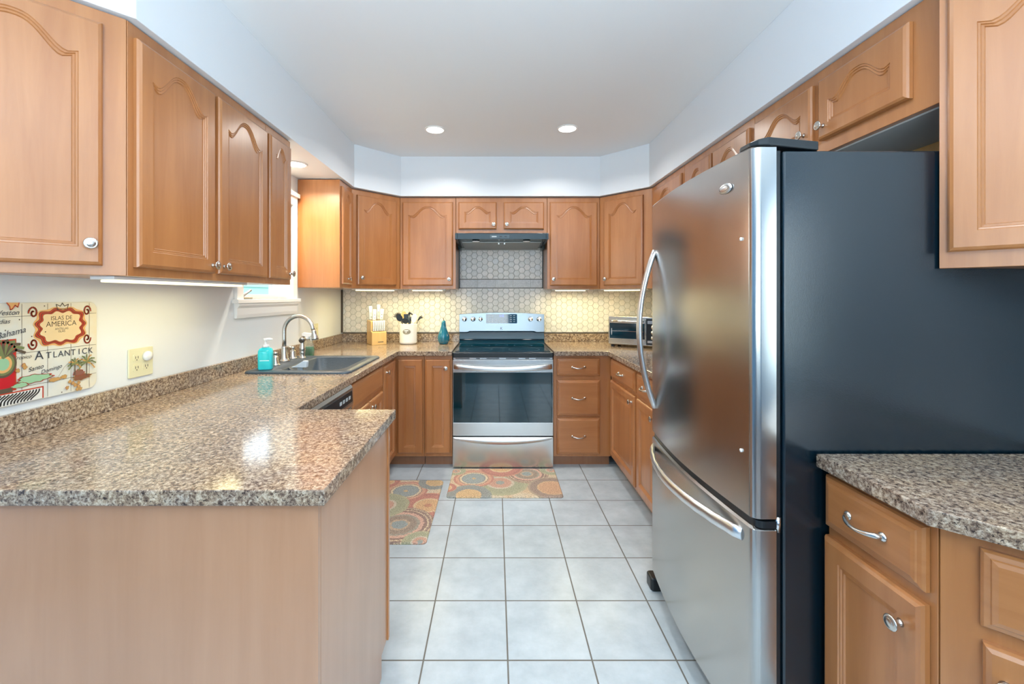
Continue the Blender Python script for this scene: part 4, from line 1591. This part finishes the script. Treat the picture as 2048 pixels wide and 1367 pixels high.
def handle_mesh(t, M, length, wx, wy):
    b = MB()
    b.M = M
    rs = []
    for z, k, sx in ((0.003, 0.86, 0.0), (length * 0.12, 0.95, 0.0), (length * 0.5, 0.90, 0.002), (length * 0.86, 1.06, 0.001), (length * 0.97, 0.98, 0.0), (length, 0.70, -0.001)):
        rs.append([(p_[0] * k + sx, p_[1] * k, z) for p_ in rrect(-wx, wx, -wy, wy, wy * 0.55, 4)])
    b.rings(rs, KMAT)
    b.build('knife_handle', t)
    b = MB()
    b.M = M
    for z in (0.22, 0.50, 0.78):
        b.lathe([(wx * 0.22, -wy * 0.5), (wx * 0.22, wy * 0.98)], CHROME, (0.001, 0, length * z), 10, axis='-y')
    b.build('rivets', t)


for (lx, ly, L, roll, lab) in (
        (-0.036, 0.050, 0.128, -0.03, 'white handled knife at the back left of the block, behind a shorter one'),
        (-0.022, 0.000, 0.100, 0.06, 'shorter white handled knife in front at the left of the block'),
        (0.028, 0.050, 0.142, 0.05, 'tallest white handled knife, at the back right of the block'),
        (0.040, 0.000, 0.105, 0.10, 'white handled knife in front of the tallest one in the block')):
    p = KB_ROT @ Vector((lx, ly, 0.2105 if ly > 0.02 else 0.2085))
    t = thing('kitchen_knife', lab, 'knife', p, 0.55, 'white handled knives in the block')
    handle_mesh(t, Matrix.Rotation(roll, 4, 'Y') @ Matrix.Rotation(-0.10, 4, 'X'), L, 0.0165, 0.0085)
for i in range(6):
    p = KB_ROT @ Vector((-0.046 + 0.0184 * i, -0.0685, 0.1155))
    nm = ('leftmost', 'second from the left', 'third from the left', 'fourth from the left', 'fifth from the left', 'rightmost')[i]
    t = thing('steak_knife', 'white handled steak knife in the lower row of the block, ' + nm, 'knife', p, 0.55, 'steak knives in the block')
    handle_mesh(t, Matrix.Rotation(-0.03, 4, 'X'), 0.096, 0.0078, 0.0075)

# ------------------------------------------------------------------ utensil crock
KC = (-0.780, 3.85, ZT1 + 0.0005)
t = thing('utensil_crock', 'white ribbed ceramic utensil crock with oval plaque near the back left corner', 'crock', KC)
b = MB()
prof = [(0.060, 0.0), (0.072, 0.004), (0.077, 0.012)]
for k in range(9):
    z = 0.02 + k * 0.017
    prof += [(0.0785, z), (0.0765, z + 0.010)]
prof += [(0.078, 0.172), (0.079, 0.177), (0.076, 0.180), (0.072, 0.177), (0.070, 0.05), (0.0, 0.045)]
b.lathe(prof, CERAMIC, seg=40)
b.build('pot', t)
b = MB()
n = 26
vs0 = [(0.034 * math.cos(2 * PI * i / n), 0.022 * math.sin(2 * PI * i / n)) for i in range(n)]
vs = [(x, -math.sqrt(0.0800 ** 2 - x * x), 0.112 + z) for x, z in vs0]
vsb = [(x * 1.05, -math.sqrt(0.0770 ** 2 - x * x), 0.112 + z * 1.05) for x, z in vs0]
b.add(vs + vsb, [tuple(range(n))] + [(i, (i + 1) % n, n + (i + 1) % n, n + i) for i in range(n)], base_mat('pewter_plaque', lin((150, 146, 128)), 0.45, 0.3))
b.box(-0.018, 0.018, -0.0814, -0.0790, 0.1115, 0.1135, SEPIA)
b.build('plaque', t, recalc=False)


def stick(t, name, base_p, tip_p, r, m):
    b = MB()
    b.tube([base_p, tuple((Vector(base_p) + Vector(tip_p)) / 2), tip_p], r, m, 8)
    return b.build(name, t)


def ut(name, label, cat, bx, by, tx, ty, tz):
    t = thing(name, label, cat, (KC[0] + bx, KC[1] + by, KC[2] + 0.052), 0, 'utensils in the crock')
    d = Vector((tx - bx, ty - by, tz - 0.052))
    return t, d


def head(t, name, d, outline, thick, m, yaw=0.0, pitch=0.0):
    """flat head with the given (x, z) outline, set on the tip d and leaning on along the stick"""
    dn = d.normalized()
    q = Vector((0, 0, 1)).rotation_difference(dn).to_matrix().to_4x4()
    b = MB()
    b.M = Matrix.Translation(d) @ q @ Matrix.Rotation(yaw, 4, 'Z') @ Matrix.Rotation(pitch, 4, 'X')
    b.prism(outline, -thick / 2, thick / 2, m, axis='y')
    return b.build(name, t, thick * 0.3)


def oval(ax, az, cz, n=20):
    return [(ax * math.cos(2 * PI * i / n), cz + az * math.sin(2 * PI * i / n)) for i in range(n)]


t, d = ut('pasta_server', 'black pasta server with claw teeth leaning left in the crock', 'utensil', 0.02, -0.01, -0.058, -0.035, 0.208)
stick(t, 'handle', (0, 0, 0), tuple(d), 0.005, BLACK)
head(t, 'bowl', d, oval(0.026, 0.034, 0.028), 0.008, BLACK, 0.2)
dn = d.normalized()
b = MB()
for k in range(7):
    a = PI * 0.30 + k * 0.33
    c0 = Vector((-0.078, -0.03, 0.235)) + Vector((0.02 * math.cos(a), 0, 0.026 * math.sin(a))) - Vector((0.02, -0.01, 0.052))
    c1 = c0 + Vector((0.022 * math.cos(a) - 0.004, -0.012, 0.02 * math.sin(a)))
    b.tube([tuple(c0), tuple((c0 + c1) / 2 + Vector((0, -0.004, 0))), tuple(c1)], [0.0045, 0.004, 0.0025], BLACK, 6)
b.build('teeth', t)
t, d = ut('wooden_spoon', 'pale wooden spoon at the back left of the crock', 'utensil', -0.02, 0.03, -0.046, 0.046, 0.236)
stick(t, 'handle', (0, 0, 0), tuple(d), 0.006, SPOON)
head(t, 'bowl', d, oval(0.024, 0.034, 0.02), 0.009, SPOON)
t, d = ut('wooden_spatula', 'narrow wooden spatula standing beside the wooden spoon in the crock', 'utensil', -0.005, 0.045, -0.012, 0.058, 0.23)
stick(t, 'handle', (0, 0, 0), tuple(d), 0.005, SPOON)
head(t, 'blade', d, [(-0.009, -0.02), (0.009, -0.02), (0.013, 0.035), (-0.013, 0.035)], 0.006, SPOON)
t, d = ut('slotted_turner', 'black slotted turner upright in the middle of the crock', 'utensil', -0.02, -0.01, -0.018, -0.008, 0.205)
stick(t, 'handle', (0, 0, 0), tuple(d), 0.005, BLACK)
head(t, 'blade', d, [(-0.018, -0.012), (0.018, -0.012), (0.022, 0.06), (-0.022, 0.06)], 0.004, BLACK, 0.1)
t, d = ut('ladle', 'glossy dark ladle in the middle of the crock', 'utensil', 0.012, 0.01, 0.018, 0.012, 0.220)
stick(t, 'handle', (0, 0, 0), tuple(d), 0.0045, BLACK)
b = MB()
b.M = Matrix.Translation(d + Vector((0, -0.008, 0.008)))
b.lathe([(0.004, -0.03), (0.018, -0.024), (0.027, -0.006), (0.029, 0.010), (0.027, 0.010), (0.022, -0.004), (0, -0.02)], base_mat('dark_slate_plastic', lin((44, 58, 68)), 0.2), seg=18)
b.build('bowl', t)
t, d = ut('slotted_spoon', 'dark blue grey slotted spoon hanging low at the front of the crock', 'utensil', -0.012, -0.02, -0.015, -0.044, 0.186)
stick(t, 'handle', (0, 0, 0), tuple(d), 0.005, MATS['dark_slate_plastic'])
head(t, 'bowl', d, oval(0.031, 0.026, 0.022), 0.009, MATS['dark_slate_plastic'], 0.0)
b = MB()
for k in range(5):
    x = d.x - 0.018 + 0.009 * k
    b.box(x - 0.0015, x + 0.0015, d.y - 0.022, d.y - 0.019, d.z + 0.006, d.z + 0.038, DARK)
b.build('slots', t)
t, d = ut('peeler', 'tall dark handled peeler rising above the other utensils', 'utensil', 0.012, -0.028, 0.014, -0.030, 0.266)
stick(t, 'handle', (0, 0, 0), tuple(d), [0.006, 0.007, 0.008], MATS['dark_slate_plastic'])
b = MB()
b.tube([tuple(d), tuple(d + Vector((0.004, 0, 0.012))), tuple(d + Vector((0.022, 0, 0.002))), tuple(d + Vector((0.048, -0.004, -0.016)))], [0.012, 0.010, 0.007, 0.003], BLACK, 10)
b.build('crossbar', t)
t, d = ut('wooden_turner', 'reddish wooden turner behind the white spoon in the crock', 'utensil', 0.02, 0.02, 0.045, 0.02, 0.20)
stick(t, 'handle', (0, 0, 0), tuple(d), 0.0055, SPOON)
head(t, 'blade', d, [(-0.010, -0.01), (0.010, -0.01), (0.017, 0.055), (-0.012, 0.062)], 0.006, wood('reddish_wood', lin((190, 120, 80)), lin((205, 138, 96))))
t, d = ut('white_spoon', 'white plastic spoon leaning right in the crock', 'utensil', 0.02, -0.02, 0.052, -0.038, 0.195)
stick(t, 'handle', (0, 0, 0), tuple(d), 0.005, WHITE_PL)
head(t, 'bowl', d, oval(0.024, 0.042, 0.034), 0.009, WHITE_PL, 0.1)
t, d = ut('tongs', 'thin black tongs leaning far right over the crock rim', 'utensil', 0.03, 0.02, 0.082, 0.02, 0.205)
stick(t, 'handle', (0, 0, 0), tuple(d), 0.004, BLACK)
b = MB()
for k in (-1, 0, 1):
    b.tube([tuple(d), tuple(d + Vector((0.018 + 0.003 * k, 0, 0.026 - 0.004 * k))), tuple(d + Vector((0.042 + 0.004 * k, 0, 0.036 - 0.010 * k)))], [0.004, 0.006, 0.003], BLACK, 8)
b.build('prongs', t)

# ------------------------------------------------------------------ teal pear
t = thing('ceramic_pear', 'glossy teal ceramic pear just left of the range', 'ornament', (-0.462, 3.83, ZT1 + 0.0005))
b = MB()
b.lathe([(0.030, 0.0), (0.041, 0.006), (0.050, 0.030), (0.053, 0.055), (0.050, 0.078), (0.040, 0.105), (0.029, 0.132), (0.022, 0.160), (0.0205, 0.180), (0.019, 0.196), (0.012, 0.208), (0.0, 0.211)], TEAL, seg=32)
b.build('fruit', t)
b = MB()
b.tube([(0, 0, 0.209), (0.001, 0, 0.219), (-0.004, 0, 0.231)], [0.0035, 0.003, 0.004], STEM, 8)
b.build('stem', t)

# ------------------------------------------------------------------ toaster oven
t = thing('toaster_oven', 'stainless toaster oven in the back right corner behind the refrigerator', 'toaster oven', (0.956, 3.655, ZT1 + 0.0005), -math.radians(31))
TW, TD, TH = 0.425, 0.27, 0.255
CREAM_STEEL = base_mat('warm_steel', (0.62, 0.60, 0.54), 0.25, 1.0)
b = MB()
b.box(0, TW, 0.008, TD, 0.018, TH, CREAM_STEEL)
b.build('case', t, 0.006, 3)
for x in (0.02, TW - 0.045):
    for y in (0.02, TD - 0.045):
        b = MB()
        b.box(x, x + 0.025, y, y + 0.025, 0, 0.0179, BLACK)
        b.build('foot', t, 0.002)
b = MB()
b.box(0.012, 0.305, -0.006, 0.0075, 0.040, 0.072, CREAM_STEEL)
b.box(0.012, 0.305, -0.006, 0.0075, 0.200, 0.232, CREAM_STEEL)
b.box(0.012, 0.016, -0.006, 0.0075, 0.0721, 0.1999, CREAM_STEEL)
b.box(0.301, 0.305, -0.006, 0.0075, 0.0721, 0.1999, CREAM_STEEL)
dd = b.build('oven_door', t, 0.0015)
b = MB()
b.box(0.0165, 0.3005, -0.003, 0.004, 0.0725, 0.1995, BLACK_GLASS)
b.box(0.03, 0.29, -0.0036, -0.0029, 0.132, 0.136, CHROME)
b.box(0.028, 0.034, -0.0036, -0.0029, 0.10, 0.155, GREY_PRINT)
b.build('door_glass', dd)
b = MB()
b.tube([(0.03, -0.006, 0.216), (0.04, -0.026, 0.216), (0.28, -0.026, 0.216), (0.29, -0.006, 0.216)], 0.006, CHROME, 10)
b.build('handle', dd)
b = MB()
b.box(0.312, TW - 0.006, -0.002, 0.0075, 0.030, 0.240, BLACK)
b.box(0.322, TW - 0.016, -0.003, -0.0019, 0.045, 0.064, CREAM_STEEL)
b.box(0.322, TW - 0.016, -0.003, -0.0019, 0.200, 0.226, CREAM_STEEL)
cpn = b.build('control_panel', t)
for z in (0.088, 0.130, 0.173):
    b = MB()
    b.lathe([(0.019, 0.002), (0.019, 0.006), (0.015, 0.008), (0.014, 0.020), (0.0, 0.021)], CHROME, (0.366, 0, z), 20, axis='-y')
    b.build('dial', cpn)


# ------------------------------------------------------------------ kitchen mats
def rug_mat(name, discs):
    m = base_mat(name, rough=0.85)
    g = N(m)
    tc = g.new('ShaderNodeTexCoord')
    vec = tc.outputs['Object']
    nz = g.noise(vec, 120, 2)
    cur = g.mix(g.ramp(g.noise(vec, 8, 2), [(0.4, (0, 0, 0)), (0.6, (1, 1, 1))]), lin((220, 206, 176)), lin((212, 180, 140)))
    for (x, y, r, cols) in discs:
        d = g.new('ShaderNodeVectorMath')
        d.operation = 'DISTANCE'
        mpn = g.new('ShaderNodeMapping')
        mpn.inputs['Scale'].default_value = (1, 1, 0)
        g.link(vec, mpn.inputs['Vector'])
        g.link(mpn.outputs[0], d.inputs[0])
        d.inputs[1].default_value = (x, y, 0)
        q = g.math('DIVIDE', d.outputs['Value'], r)
        # petals: wobble the radius by angle and by grain
        q2 = g.math('ADD', q, g.math('MULTIPLY', g.math('SUBTRACT', nz, 0.5), 0.16))
        n = len(cols)
        col = g.ramp(q2, [(p, lin(c)) for p, c in cols], 'CONSTANT')
        mask = g.math('LESS_THAN', q2, 1.0)
        cur = g.mix(mask, cur, col)
    cur = g.mix(0.38, cur, lin((206, 192, 170)))
    fine = g.ramp(g.noise(vec, 170, 3), [(0.38, (0.60, 0.59, 0.60)), (0.62, (1.14, 1.13, 1.12))])
    g.color(g.mix(1.0, cur, fine, 'MULTIPLY'))
    return m


BLUEM = [(0, (206, 170, 110)), (0.10, (120, 150, 160)), (0.52, (104, 132, 146)), (0.60, (226, 208, 170)), (0.70, (128, 84, 80)), (0.75, (216, 150, 120)), (0.90, (186, 92, 84))]
REDM = [(0, (196, 110, 70)), (0.14, (222, 168, 108)), (0.46, (228, 200, 150)), (0.54, (190, 92, 84)), (0.80, (168, 66, 70)), (0.92, (204, 122, 96))]
GREENM = [(0, (124, 148, 150)), (0.15, (200, 140, 120)), (0.40, (206, 196, 176)), (0.50, (146, 158, 124)), (0.86, (162, 168, 130))]
DARKM = [(0, (110, 146, 158)), (0.22, (190, 160, 130)), (0.30, (130, 110, 100)), (0.50, (140, 140, 130)), (0.58, (222, 168, 148)), (0.70, (112, 62, 70)), (0.80, (226, 204, 166)), (0.84, (110, 66, 72)), (0.92, (222, 200, 160)), (0.95, (124, 80, 80))]
TANM = [(0, (206, 150, 108)), (0.55, (214, 170, 120)), (0.62, (130, 104, 100)), (0.9, (160, 140, 120))]
TEALM = [(0, (210, 170, 110)), (0.5, (222, 180, 120)), (0.56, (98, 124, 134)), (0.85, (108, 134, 140))]
M1 = rug_mat('medallion_print', [
    (-0.03, -0.02, 0.20, GREENM), (-0.22, 0.05, 0.145, BLUEM), (0.17, 0.13, 0.16, DARKM), (-0.24, -0.21, 0.15, TEALM), (-0.02, 0.25, 0.17, REDM),
    (0.33, -0.10, 0.17, TANM), (-0.36, 0.18, 0.075, GREENM), (0.36, 0.20, 0.09, GREENM), (-0.40, -0.10, 0.07, REDM)])
M2 = rug_mat('medallion_print_warm', [
    (0.16, 0.02, 0.17, REDM), (-0.02, 0.22, 0.145, BLUEM), (0.03, -0.21, 0.20, DARKM), (-0.12, 0.02, 0.16, GREENM), (0.16, 0.36, 0.12, TEALM),
    (0.18, -0.38, 0.10, GREENM), (-0.1, -0.40, 0.1, GREENM), (-0.18, 0.36, 0.09, REDM)])


def rug(label, x0, x1, y0, y1, m):
    cx, cy = (x0 + x1) / 2, (y0 + y1) / 2
    b = MB()
    o1 = shift(rrect(x0, x1, y0, y1, 0.025), (cx, cy))
    o2 = shift(rrect(x0 + 0.006, x1 - 0.006, y0 + 0.006, y1 - 0.006, 0.022), (cx, cy))
    b.rings([zz(o1, 0.0005), zz(o1, 0.005), zz(o2, 0.011)], m, False, True, True)
    o = b.build('kitchen_mat', None, 0, loc=(cx, cy, 0))
    return tag(o, label, 'mat')


rug('medallion patterned kitchen mat on the floor in front of the range', -0.325, 0.450, 2.835, 3.302, M1)
rug('medallion patterned kitchen mat lying in front of the sink cabinets', -0.80, -0.372, 2.305, 3.092, M2)
